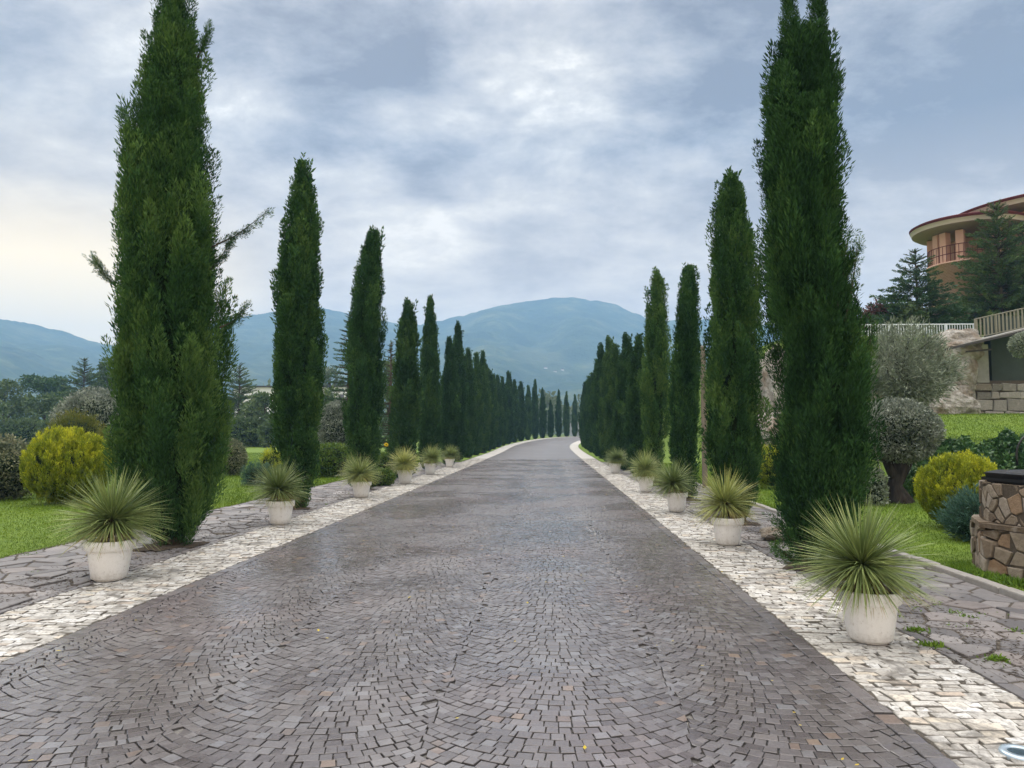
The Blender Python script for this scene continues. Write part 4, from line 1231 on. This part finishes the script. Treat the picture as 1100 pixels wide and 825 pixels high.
ts = thing('terrace_slab', 'thin grey terrace slab jutting out over the stone wall', 'terrace', at(1075, 366, 33.5))
o3 = np.array(ts.location)
A0, A1 = np.array(at(1010, 378, 33.0)) - o3, np.array(at(1150, 344, 31.5)) - o3
def beam(mb, p0, p1, w, h, dz=0.0, extra=(0, 0, 0)):
    p0, p1 = np.array(p0, float), np.array(p1, float)
    V = []
    for p in (p0, p1):
        for dy in (0, w):
            for z in (0, h): V.append(p + np.array([0, dy, z + dz]))
    mb.add(V, quads=[(0, 1, 3, 2), (4, 6, 7, 5), (0, 4, 5, 1), (2, 3, 7, 6), (0, 2, 6, 4), (1, 5, 7, 3)])
mb = MB(); beam(mb, A0 + np.array([.9, 0, .22]), A1 + np.array([0, 0, .02]), 6.0, .11); mb.build('deck', MAT['concrete'], ts)
mb = MB(); beam(mb, A0, A1 + np.array([0, 0, -.06]), .22, .1, 0); 
beam(mb, A0 + np.array([1.1, .05, -.03]), np.array(at(1066, 376, 33)) - o3, .1, .07)
mb.build('steel_edge', MAT['steel_dark'], ts)

def railing(label, p0, p1, h, m, nposts, nbars, name='railing', slat=.02, solid=False):
    p0, p1 = np.array(p0), np.array(p1)
    t = thing(name, label, 'railing', tuple(p0))
    d = p1 - p0
    tb = MB(); n = 2
    for z in (.08, h):
        tb.tube([(0, 0, z), tuple(d / 2 + np.array([0, 0, z])), tuple(d + np.array([0, 0, z]))], [.028] * 3, 6)
    tb.build('handrail', m, t)
    for i in range(nposts):
        p = d * i / (nposts - 1)
        MB().box(p + np.array([0, 0, h / 2]), (.06, .06, h + .02)).build('post', m, t)
    bb = MB()
    for i in range(nbars):
        p = d * (i + .5) / nbars
        bb.box(p + np.array([0, .004, h / 2 + .03]), (slat, .02, h - .1))
    bb.build('bars', m, t)
    return t
railing('pale metal railing with upright bars along the terrace above the rock', at(926, 365, 37), at(1047, 364.5, 37), .74, MAT['railing_white'], 5, 44, slat=.028)
railing('beige slatted railing climbing along the terrace slab', at(1048, 364.5, 34.6), at(1118, 350, 33.2), .92, MAT['railing_beige'], 4, 17, slat=.075)

# pink round building
Yt = 46; ct = at(1040, 250, Yt)
tb_ = thing('round_villa', 'salmon pink building with round towers and wide dark red eaves', 'building', (ct[0], Yt, base_at(1040, Yt)[2]))
zb0 = tb_.location[2]
ze = at(978, 250, Yt)[2] - zb0          # eave height
zf = at(1010, 288, Yt)[2] - zb0         # balcony floor
MB().lathe([(2.25, -.3), (2.25, zf), (2.32, zf), (2.32, zf + .12), (0, zf + .12)], 48).build('tower_wall', MAT['brick_pink'], tb_, True)
MB().lathe([(1.2, zf + .12), (1.2, ze - .3)], 32, c=(.9, 1.2, 0)).build('inner_wall', MAT['pink'], tb_, True)
for a in (-2.72, -2.28, -1.30, -.4, 2.6, 3.3):
    MB().box((2.0 * cos(a), 2.0 * sin(a), (zf + .12 + ze - .3) / 2), (.42, .42, ze - .3 - zf - .12), a).build('column', MAT['pink'], tb_)
mb = MB()
for z in (.45, .95): mb.lathe([(2.2, zf + .12 + z), (2.23, zf + .12 + z), (2.23, zf + .16 + z), (2.2, zf + .16 + z), (2.2, zf + .12 + z)], 48)
for i in range(60):
    a = 2 * pi * i / 60; mb.box((2.215 * cos(a), 2.215 * sin(a), zf + .6), (.025, .025, .95), a)
mb.build('balcony_railing', MAT['roof'], tb_)
Re = 3.02
rf = MB().lathe([(Re + .12, ze + .20), (Re + .16, ze + .34), (Re, ze + .42), (2.0, ze + .62), (0, ze + .85)], 64).build('roof', MAT['roof'], tb_)
MB().lathe([(Re + .02, ze - .05), (Re + .10, ze + .19), (Re + .119, ze + .2)], 64).build('fascia', MAT['cream'], rf, True)
MB().lathe([(Re + .02, ze - .05), (Re - .25, ze - .22), (1.2, ze - .3), (0, ze - .3)], 64).build('soffit', MAT['soffit'], tb_, True)
# larger wing
cx2, cy2 = 6.2, 1.2; R2 = 6.2; ze2 = at(1056, 232, 46)[2] - zb0
MB().lathe([(R2 - 1.1, -.3), (R2 - 1.1, ze2 - .3)], 64, c=(cx2, cy2, 0)).build('wing_wall', MAT['pink'], tb_, True)
rf2 = MB().lathe([(R2 + .12, ze2 + .20), (R2 + .16, ze2 + .34), (R2, ze2 + .42), (3, ze2 + .9), (0, ze2 + 1.3)], 72, c=(cx2, cy2, 0)).build('roof', MAT['roof'], tb_)
MB().lathe([(R2 + .02, ze2 - .05), (R2 + .10, ze2 + .19), (R2 + .119, ze2 + .2)], 72, c=(cx2, cy2, 0)).build('fascia', MAT['cream'], rf2, True)
MB().lathe([(R2 + .02, ze2 - .05), (R2 - .3, ze2 - .22), (R2 - 1.1, ze2 - .3), (0, ze2 - .3)], 72, c=(cx2, cy2, 0)).build('soffit', MAT['soffit'], tb_, True)
p = np.array(at(1067, 225, 43)) - np.array(tb_.location)
MB().tube([p + np.array([0, 0, -1.2]), p + np.array([0, 0, -.3]), p + np.array([0, 0, .45])], [.05, .05, .05], 8).build('vent_pipe', MAT['steel_dark'], rf2)

# white building behind the left garden
ab = thing('flat_roofed_building', 'long white flat-roofed building behind the left garden trees', 'building', base_at(312, 150))
Wb = 24.0; Hb = at(280, 416, 150)[2] - ab.location[2]
MB().box((0, 5, Hb / 2), (Wb, 10, Hb)).build('wall', MAT['white_plaster'], ab)
MB().box((0, 5, Hb + .15), (Wb + .8, 10.8, .3)).build('roof', MAT['steel_dark'], ab)
for i in range(9):
    for j in range(2):
        w_ = MB().box((-Wb / 2 + 1.6 + i * 2.6, -.03, Hb * (.42 + .36 * j)), (1.1, .1, 1.5)).build('window', MAT['glass_dark'], ab)
        MB().box((-Wb / 2 + 1.6 + i * 2.6, -.09, Hb * (.42 + .36 * j) - .8), (1.3, .12, .1)).build('sill', MAT['white_plaster'], w_)

# grey wall at the end of the drive
p = at(622, 466, 142)
ew = thing('garden_wall', 'blue-grey wall at the far bend of the drive', 'wall', (p[0] + .3, 142, gz(p[0], 142) - .1))
MB().box((0, 0, 1.2), (4.2, .3, 2.6)).build('wall', MAT['grey_wall'], ew)
MB().box((0, 0, 2.56), (4.4, .42, .12)).build('coping', MAT['kerb'], ew)

# far houses on the mountain are added with the mountain below

# posts in the right row gap
b = at(757, 500, 22)
pt = thing('concrete_post', 'slim weathered post between the second and third right cypresses', 'post', (b[0], 22, gz(b[0], 22) - .05))
hp = at(757, 373, 22)[2] - pt.location[2]
MB().box((0, 0, hp / 2), (.13, .13, hp)).build('shaft', MAT['post_wood'], pt)
MB().box((0, 0, hp + .02), (.17, .17, .05)).build('cap', MAT['concrete'], pt)
b = at(828, 478, 26)
rfz = gz(b[0], 26)
rf_ = thing('rail_fence', 'short dark wooden rail fence in the gap between the nearest right cypresses', 'fence', (b[0], 26, rfz - .05))
for dx in (-.75, .75):
    MB().box((dx, 0, .75), (.09, .09, 1.5)).build('post', MAT['dark_wood'], rf_)
for z0 in (.95, 1.35):
    mb = MB(); beam(mb, (-.8, -.08, z0 - .1), (.8, -.08, z0 + .12), .03, .1); mb.build('rail', MAT['dark_wood'], rf_)
# thin stake leaning on the clipped olive
p0, p1 = at(954, 541, 17.0), at(938, 472, 17.1)
tag(MB().tube([p0, tuple((np.array(p0) + np.array(p1)) / 2), p1], [.013, .013, .011], 6).build('garden_stake', MAT['kerb']), 'thin pale stake leaning beside the clipped olive trunk', 'stake')

# ------------------------------------------------------------------ stone well
Xw, Yw_ = 6.12, 8.75
tw2 = thing('stone_well', 'round rubble stone well with stepped base and black iron lid', 'well', (Xw, Yw_, 0))
def ring_wall(name, parent, R_, z0, z1, nseg, s, seed, a0=0.0):
    rr3 = random.Random(seed)
    circ = 2 * pi * R_
    cells = voronoi(0, circ, z0, z1, s, rr3, .49, 1.2)
    mb = MB()
    def fn(V):
        th = V[:, 0] / R_ + a0
        if nseg:        # faceted plan
            seg = 2 * pi / nseg
            loc_ = np.mod(th, seg) - seg / 2
            rad_ = R_ * cos(seg / 2) / np.cos(loc_)
        else: rad_ = np.full(len(V), R_)
        r_ = rad_ + V[:, 2]
        return np.stack([r_ * np.cos(th), r_ * np.sin(th), V[:, 1]], 1)
    slabs(mb, cells, .012, .007, rr3, .010, .06, fn)
    return mb.build(name, MAT['rubble'], parent)
w1 = ring_wall('lower_wall', tw2, 1.26, .0, .54, 8, .155, 21, .2)
MB().lathe([(1.245 * cos(pi / 8), -.05), (1.245 * cos(pi / 8), .53)], 64).build('mortar', MAT['stone_mortar'], w1)
w2 = ring_wall('upper_wall', tw2, 1.10, .58, 1.04, 0, .135, 22)
MB().lathe([(1.09, .5), (1.09, 1.03)], 64).build('mortar', MAT['stone_mortar'], w2)
# ledge of flat cap stones between the two
mb = MB()
nst = 22
for i in range(nst):
    a_, b2 = 2 * pi * i / nst + random.uniform(-.03, .03), 2 * pi * (i + 1) / nst + random.uniform(-.03, .03)
    pts = []
    for r_ in (1.02, 1.268):
        for th in (a_ + .008, b2 - .008):
            rr_ = r_ * (cos(pi / 8) / math.cos((th % (pi / 4)) - pi / 8) if r_ > 1.1 else 1)
            pts.append((rr_ * cos(th), rr_ * sin(th)))
    zt = .585 + random.uniform(-.006, .008)
    V = [(x, y, z) for z in (.535, zt) for x, y in pts]
    mb.add(V, quads=[(4, 5, 7, 6), (0, 1, 5, 4), (2, 6, 7, 3), (0, 4, 6, 2), (1, 3, 7, 5)])
mb.build('ledge', MAT['rubble'], tw2)
# iron lid: octagonal tray
def octo(r, z): return [(r * cos(pi / 8 + k * pi / 4 + .1), r * sin(pi / 8 + k * pi / 4 + .1), z) for k in range(8)]
V = octo(1.04, 1.03) + octo(1.05, 1.09) + octo(1.07, 1.14) + octo(.96, 1.14) + octo(.80, 1.075) + octo(.0001, 1.06)
q = [(k * 8 + i, k * 8 + (i + 1) % 8, (k + 1) * 8 + (i + 1) % 8, (k + 1) * 8 + i) for k in range(5) for i in range(8)]
lid = MB().add(V, quads=q).build('lid', MAT['black_iron'], tw2)
mb = MB()
for i in range(-7, 8):
    x = i * .105; l = math.sqrt(max(.05, .82 ** 2 - x * x))
    mb.tube([(x, -l, 1.125), (x, 0, 1.13), (x, l, 1.125)], [.011] * 3, 6)
mb.build('grille', MAT['black_iron'], lid)
V = octo(1.10, 1.055) + octo(1.10, 1.085)
MB().add(V, quads=[(i, (i + 1) % 8, 8 + (i + 1) % 8, 8 + i) for i in range(8)]).build('band', MAT['black_iron'], lid)
hp0 = np.array(at(1091, 500, 9.2)) - np.array(tw2.location)
pts = []
for s_ in np.linspace(0, 1, 12):
    px = 1093 - 6 * sin(s_ * pi * .55) + 34 * s_ ** 2.2; py = 500 - 44 * s_ ** .8
    pts.append(np.array(at(px, py, 9.2)) - np.array(tw2.location))
MB().tube(pts, [.012] * 12, 8).build('handle', MAT['black_iron'], lid, True)

# in-ground lamp
p = at(1095, 791, 3.95)
lp = thing('ground_lamp', 'round steel lamp set flush in the pale border', 'lamp', (p[0], 3.95, .004))
MB().lathe([(.055, .002), (.058, .012), (.088, .012), (.092, .0), (.092, -.05)], 40).build('ring', MAT['lamp_ring'], lp, True)
MB().lathe([(0, .006), (.057, .006)], 40).build('lens', MAT['lamp_glass'], lp)

# ------------------------------------------------------------------ grass, weeds, fallen leaves
def grass(label, X0, X1, Y0, Y1, n, seed, h=.05, ex=()):
    rng = np.random.default_rng(seed)
    Y = np.exp(rng.uniform(math.log(Y0), math.log(Y1), n)); X = rng.uniform(X0, X1, n)
    if X1 < 0: X = X1 - (X1 - X0) * rng.uniform(0, 1, n) ** 1.3
    else: X = X0 + (X1 - X0) * rng.uniform(0, 1, n) ** 1.3
    wv = .06 * np.sin(Y * 3.1) + .04 * np.sin(Y * 9)
    keep = np.ones(n, bool)
    if X1 < 0: keep &= X < X1 + wv
    for (cx_, cy_, r_) in ex: keep &= (X - cx_) ** 2 + (Y - cy_) ** 2 > r_ ** 2
    X, Y = X[keep], Y[keep]; n = len(X)
    P = np.stack([X, Y, zg(X, Y) - .015], 1)
    A = nrm(rng.normal(0, .38, (n, 3)) + np.array([0, 0, 1.]))
    sc_ = np.clip(Y / 12, .8, 3.0)
    L = h * rng.uniform(.5, 1.35, n) * np.clip(sc_, .8, 1.5)
    mb = MB()
    tint = np.clip(.45 + .25 * wob(P * np.array([1, 1, 0]), 1.2, 5) + .30 * wob(P * np.array([1, 1, 0]), .45, 6) + rng.normal(0, .18, n), 0, 1)
    blades(mb, P, A, L, .007 * sc_ * rng.uniform(.7, 1.3, n), tint, rng, .15)
    tag(mb.build('grass', MAT['grass']), label, 'grass', kind='stuff')
grass('short green grass of the left lawn', -26, GL + .03, 8.2, 60, 230000, 601)
grass('short green grass of the right lawn', GR + .12, 20, 5.5, 40, 200000, 602, ex=((Xw, Yw_, 1.2),))
# longer tufts at the foot of the well and along edges
rng = np.random.default_rng(603); mb = MB()
n = 5200
th = rng.uniform(pi * .85, pi * 2.0, n); r_ = 1.24 + np.abs(rng.normal(0, .10, n))
P = np.stack([Xw + r_ * np.cos(th), Yw_ + r_ * np.sin(th), np.zeros(n)], 1); P = P[P[:, 0] > GR + .14]; n = len(P)
blades(mb, P, nrm(rng.normal(0, .35, (n, 3)) + np.array([0, 0, 1.])), rng.uniform(.05, .13, n), .012, rng.uniform(.3, .9, n), rng, .2)
tag(mb.build('grass', MAT['weed']), 'taller grass tufts around the stone well', 'grass', kind='stuff')
# weeds in the paving joints
mb = MB()
spots = [(at(960 + rng.uniform(-5, 150), 700, 1)[0], 0) for i in range(0)]
for i in range(64):
    if i < 46: X, Y = rng.uniform(3.0, 4.4), rng.uniform(4.6, 7.6)
    else: X, Y = rng.uniform(-6.9, -4.95), rng.uniform(8, 20)
    k = int(rng.uniform(6, 34)); sp = rng.uniform(.02, .06)
    P = np.stack([X + rng.normal(0, sp, k), Y + rng.normal(0, sp, k), np.full(k, -.012)], 1)
    blades(mb, P, nrm(rng.normal(0, .7, (k, 3)) + np.array([0, 0, .8])), rng.uniform(.02, .05, k), .013, rng.uniform(.2, .9, k), rng, .2)
for (px, py, sz) in ((1000, 683, .05), (985, 668, .035), (1072, 696, .03)):
    Y = 1280 / (py - 465.); X = at(px, py, Y)[0]; k = 130
    P = np.stack([X + rng.normal(0, sz, k), Y + rng.normal(0, sz * .6, k), np.full(k, -.01)], 1)
    blades(mb, P, nrm(rng.normal(0, .7, (k, 3)) + np.array([0, 0, .8])), rng.uniform(.03, .075, k), .016, rng.uniform(.3, 1, k), rng, .2)
tag(mb.build('weeds', MAT['weed']), 'small green weeds growing in the crazy paving joints', 'weeds', kind='stuff')
mb = MB()
n = 60
Y = np.exp(rng.uniform(math.log(3.6), math.log(20), n)); X = rng.uniform(RL, RR, n)
P = np.stack([X, Y, np.full(n, .012)], 1)
a_ = rng.uniform(0, 6.28, n)
D = np.stack([np.cos(a_), np.sin(a_), rng.uniform(0, .25, n)], 1)
s_ = np.stack([-np.sin(a_), np.cos(a_), np.zeros(n)], 1); L = rng.uniform(.02, .042, n)[:, None]
V = np.stack([P, P + D * L * .5 + s_ * L * .28, P + D * L, P + D * L * .5 - s_ * L * .28], 1).reshape(-1, 3)
mb.add(V, quads=np.arange(n * 4).reshape(n, 4))
tag(mb.build('fallen_leaves', MAT['leaf_litter']), 'tiny yellow leaves scattered on the cobbles', 'leaves', kind='stuff')
# litter of brown needles around the cypress feet and joints
mb = MB(); n = 11000
which = rng.integers(0, 2, n)
X = np.where(which == 0, rng.normal(-5.3, .35, n), rng.normal(3.3, .3, n)); Y = np.exp(rng.uniform(math.log(5), math.log(26), n))
P = np.stack([X, Y, np.full(n, .006)], 1); a_ = rng.uniform(0, 6.28, n)
D = np.stack([np.cos(a_), np.sin(a_), rng.uniform(-.05, .3, n)], 1)
blades(mb, P, nrm(D), rng.uniform(.02, .06, n), .007, rng.uniform(0, 1, n), rng)
tag(mb.build('needle_litter', MAT['soil']), 'brown needle litter under the cypresses', 'litter', kind='stuff')

# ------------------------------------------------------------------ mountains
ridge = [(-500, 352), (-200, 346), (0, 343), (40, 349), (70, 356), (95, 366), (120, 372), (150, 372), (185, 362), (215, 352), (245, 344), (275, 338), (300, 334), (345, 331), (375, 336), (420, 347), (450, 349), (475, 344), (500, 338), (525, 332), (550, 327), (575, 323), (605, 319), (625, 321), (645, 323), (665, 329), (685, 338), (700, 345), (730, 344), (760, 344), (820, 349), (870, 356), (930, 380), (1000, 410), (1100, 425), (1400, 430)]
rx = np.array([r_[0] for r_ in ridge]); ry = np.array([r_[1] for r_ in ridge])
pxs = np.linspace(-500, 1400, 420)
RIDGE_R = 2000.0
az, el = [], []
for p_ in pxs:
    d = ray(p_, float(np.interp(p_, rx, ry)))
    az.append(math.atan2(d[0], d[1])); el.append(d[2] / math.hypot(d[0], d[1]))
az = np.array(az); el = np.array(el)
rs = np.concatenate([np.linspace(650, 2000, 110), np.linspace(2020, 2450, 14)])
AZ, RS = np.meshgrid(az, rs)
EL = np.broadcast_to(el, AZ.shape)
zr = EL * RIDGE_R + CAM_H
f = np.where(RS <= RIDGE_R, np.clip((RS - 650) / 1350, 0, 1) ** 1.35, 1 - .5 * np.clip((RS - RIDGE_R) / 450, 0, 1))
Pn = np.stack([AZ.ravel() * 1500, RS.ravel(), np.zeros(AZ.size)], 1)
spur = wob(np.stack([AZ.ravel() * 9, RS.ravel() / 900, 0 * AZ.ravel()], 1), 1.6, 12).reshape(AZ.shape)
fine = wob(Pn / 55, 1.0, 13).reshape(AZ.shape)
env = np.clip((RS - 650) / 1350, 0, 1) * np.clip((RIDGE_R - RS) / 500, 0, 1) ** .7
ZM = zr * f + spur * 85 * env + fine * 16 * env
ZM += np.where(np.abs(RS - RIDGE_R) < 25, 3.5 * wob(Pn / 7, 1.0, 14).reshape(AZ.shape), 0)
ZM = np.where(RS < 660, -6, ZM)
V = np.stack([np.sin(AZ) * RS, np.cos(AZ) * RS, ZM], -1).reshape(-1, 3)
na, nr = len(az), len(rs)
idx = np.arange(na * nr).reshape(nr, na)
q = np.stack([idx[:-1, :-1], idx[:-1, 1:], idx[1:, 1:], idx[1:, :-1]], -1).reshape(-1, 4)
mo = MB().add(V, quads=q).build('mountains', MAT['mountain'], smooth=True)
tag(mo, kind='structure', label='blue hazy wooded mountains across the valley')
ZMAX = float(ZM.max())
# houses on the mountainside
def mountain_z(x, y):
    a_ = math.atan2(x, y); r_ = math.hypot(x, y)
    i = int(np.clip(np.searchsorted(az, a_), 1, na - 1)); j = int(np.clip(np.searchsorted(rs, r_), 1, nr - 1))
    return float(ZM[j, i])
for (px, py, lb) in ((604, 397, 'pale house with red roof low on the mountainside'), (596, 399, 'small white house beside the pale red-roofed one on the mountainside'), (586, 395, 'tiny outlying white house on the mountain slope')):
    d = ray(px, py); hit = None
    for r_ in np.linspace(700, 1990, 800):
        s_ = r_ / math.hypot(d[0], d[1])
        if mountain_z(d[0] * s_, d[1] * s_) > CAM_H + d[2] * s_: hit = (d[0] * s_, d[1] * s_, CAM_H + d[2] * s_); break
    if hit:
        h_ = thing('hillside_house', lb, 'house', (hit[0], hit[1], hit[2] - 4), .2, 'houses on the mountainside')
        h_.scale = (.45, .45, .45); MB().box((0, 0, 4.5), (13, 9, 9)).build('wall', MAT['white_plaster'], h_)
        MB().poly([(-7, -5, 9), (7, -5, 9), (7, 5, 9), (-7, 5, 9), (-7, 0, 12), (7, 0, 12)], [(0, 1, 5, 4), (2, 3, 4, 5), (0, 4, 3), (1, 2, 5), (0, 3, 2, 1)]).build('roof', MAT['roof'], h_)

# ------------------------------------------------------------------ haze
hz = M('haze_air'); g = NT(hz)
vol = g.n('ShaderNodeVolumePrincipled', {'Color': (.36, .62, 1.0, 1), 'Density': .00044, 'Anisotropy': 0.0})
out = g.n('ShaderNodeOutputMaterial'); g.t.links.new(vol.outputs[0], out.inputs['Volume'])
hb_ = MB().box((0, 1215, (ZMAX + 12 - 8) / 2), (5100, 2650, ZMAX + 12 + 8)).build('haze', hz)
tag(hb_, 'thin blue haze filling the valley air', 'haze', kind='stuff')

# ------------------------------------------------------------------ sky and light
SUN_EL, SUN_AZ = rad(50), rad(-25)      # azimuth from +Y toward +X
w = bpy.data.worlds.new('World'); sc.world = w
g = NT(w)
tc = g.n('ShaderNodeTexCoord').outputs['Generated']
sep = g.n('ShaderNodeSeparateXYZ', {'Vector': tc}); sx, sy, sz = sep.outputs
sky = g.n('ShaderNodeTexSky', sky_type='NISHITA', sun_disc=False, sun_elevation=SUN_EL, sun_rotation=SUN_AZ % (2 * pi))
sky.air_density = 1.0; sky.dust_density = 2.0
zc = g.math('ADD', g.math('MAXIMUM', sz, 0.0), .30)
cp = g.n('ShaderNodeCombineXYZ', {'X': g.math('DIVIDE', sx, zc), 'Y': g.math('DIVIDE', sy, zc), 'Z': 0.0}).outputs[0]
n1 = g.noise(cp, 3.0, 10, .63, .15)
n2 = g.noise(g.n('ShaderNodeMapping', {'Vector': cp, 'Location': (3.1, 1.7, 0), 'Scale': (.8, 1.25, 1)}).outputs[0], 6.5, 10, .60, .2)
n3 = g.noise(g.n('ShaderNodeMapping', {'Vector': cp, 'Location': (7.1, 4.7, 0)}).outputs[0], 1.1, 4, .5, .2)
mixn = g.math('ADD', g.math('MULTIPLY', n1, .55), g.math('ADD', g.math('MULTIPLY', n2, .3), g.math('MULTIPLY', n3, .15)))

def lobe(px, py, width, amt):
    d = np.array(ray(px, py)); d = d / np.linalg.norm(d)
    dt = g.n('ShaderNodeVectorMath', {0: tc, 1: tuple(d)}, operation='DOT_PRODUCT').outputs['Value']
    return g.math('MULTIPLY', g.math('POWER', g.math('MAXIMUM', g.n('ShaderNodeMapRange', {'Value': dt, 'From Min': cos(width), 'From Max': 1.0, 'To Min': 0.0, 'To Max': 1.0}).outputs[0], 0.0), 1.5), amt)
val = mixn
for args in ((420, 195, .22, .07), (450, 235, .10, .06), (600, 90, .10, .06),  (640, 110, .22, .06), (20, 60, .3, .03), (400, 85, .13, -.085), (330, 80, .18, -.06), (480, 185, .10, -.05), (1000, 80, .42, -.05), (455, 190, .06, -.08), (880, 40, .25, -.03), (20, 285, .1, -.05)):
    val = g.math('ADD', val, lobe(*args))
K = 10.0
cl = g.ramp(g.mapr(val, .415, .645, 0, 1), [(0, (.18, .182, .215)), (.25, (.275, .278, .308)), (.48, (.385, .38, .395)), (.68, (.49, .475, .465)), (.86, (.62, .595, .56)), (1, (.80, .76, .70))])
# toward the horizon the overcast thins and turns creamy
hor = g.mapr(sz, .13, .36, 1, 0)
hcol = g.mix(g.mapr(val, .38, .62, 0, 1), (.66, .525, .40), (1.02, .83, .58))
cl = g.mix(g.math('MULTIPLY', hor, .85), cl, hcol)
glow = lobe(50, 325, .30, 1.5)
cl = g.mix(g.math('MULTIPLY', g.math('MULTIPLY', glow, g.mapr(sz, .18, .29, 1, .12)), .85, clamp=True), cl, (1.25, .95, .50))
# unseen overcast overhead and behind the viewer, boosted to add light
top = g.mapr(sz, .5, .85, 1.0, 4.0)
back = g.mapr(sy, .1, -.5, 1.0, 1.9)
boost = g.math('MULTIPLY', top, back)
cl = g.mix(g.mapr(sz, .5, .85, 0, .8), cl, (.50, .47, .43))
cl = g.n('ShaderNodeVectorMath', {0: cl, 'Scale': g.math('MULTIPLY', boost, K)}, operation='SCALE').outputs[0]
fin = g.mix(.95, sky.outputs['Color'], cl)
bg = g.n('ShaderNodeBackground', {'Color': fin, 'Strength': .1})
g.n('ShaderNodeOutputWorld', {'Surface': bg.outputs[0]})
w.cycles.sampling_method = 'MANUAL'; w.cycles.sample_map_resolution = 512

sd = bpy.data.lights.new('sun', 'SUN'); sd.energy = 1.2; sd.angle = rad(25); sd.color = (1, .95, .87)
so = bpy.data.objects.new('sun', sd); link(so)
dv = (sin(SUN_AZ) * cos(SUN_EL), cos(SUN_AZ) * cos(SUN_EL), sin(SUN_EL))
import mathutils
so.rotation_euler = mathutils.Vector(dv).to_track_quat('Z', 'Y').to_euler()
so.location = (0, 0, 30)

vs = sc.view_settings
vs.view_transform = 'Standard'; vs.look = 'None'; vs.gamma = 1.0; vs.exposure = 0.6; vs.use_curve_mapping = False
sc.cycles.use_denoising = True
sc.cycles.volume_bounces = 1
sc.cycles.max_bounces = 6
sc.cycles.diffuse_bounces = 3
sc.cycles.transparent_max_bounces = 8
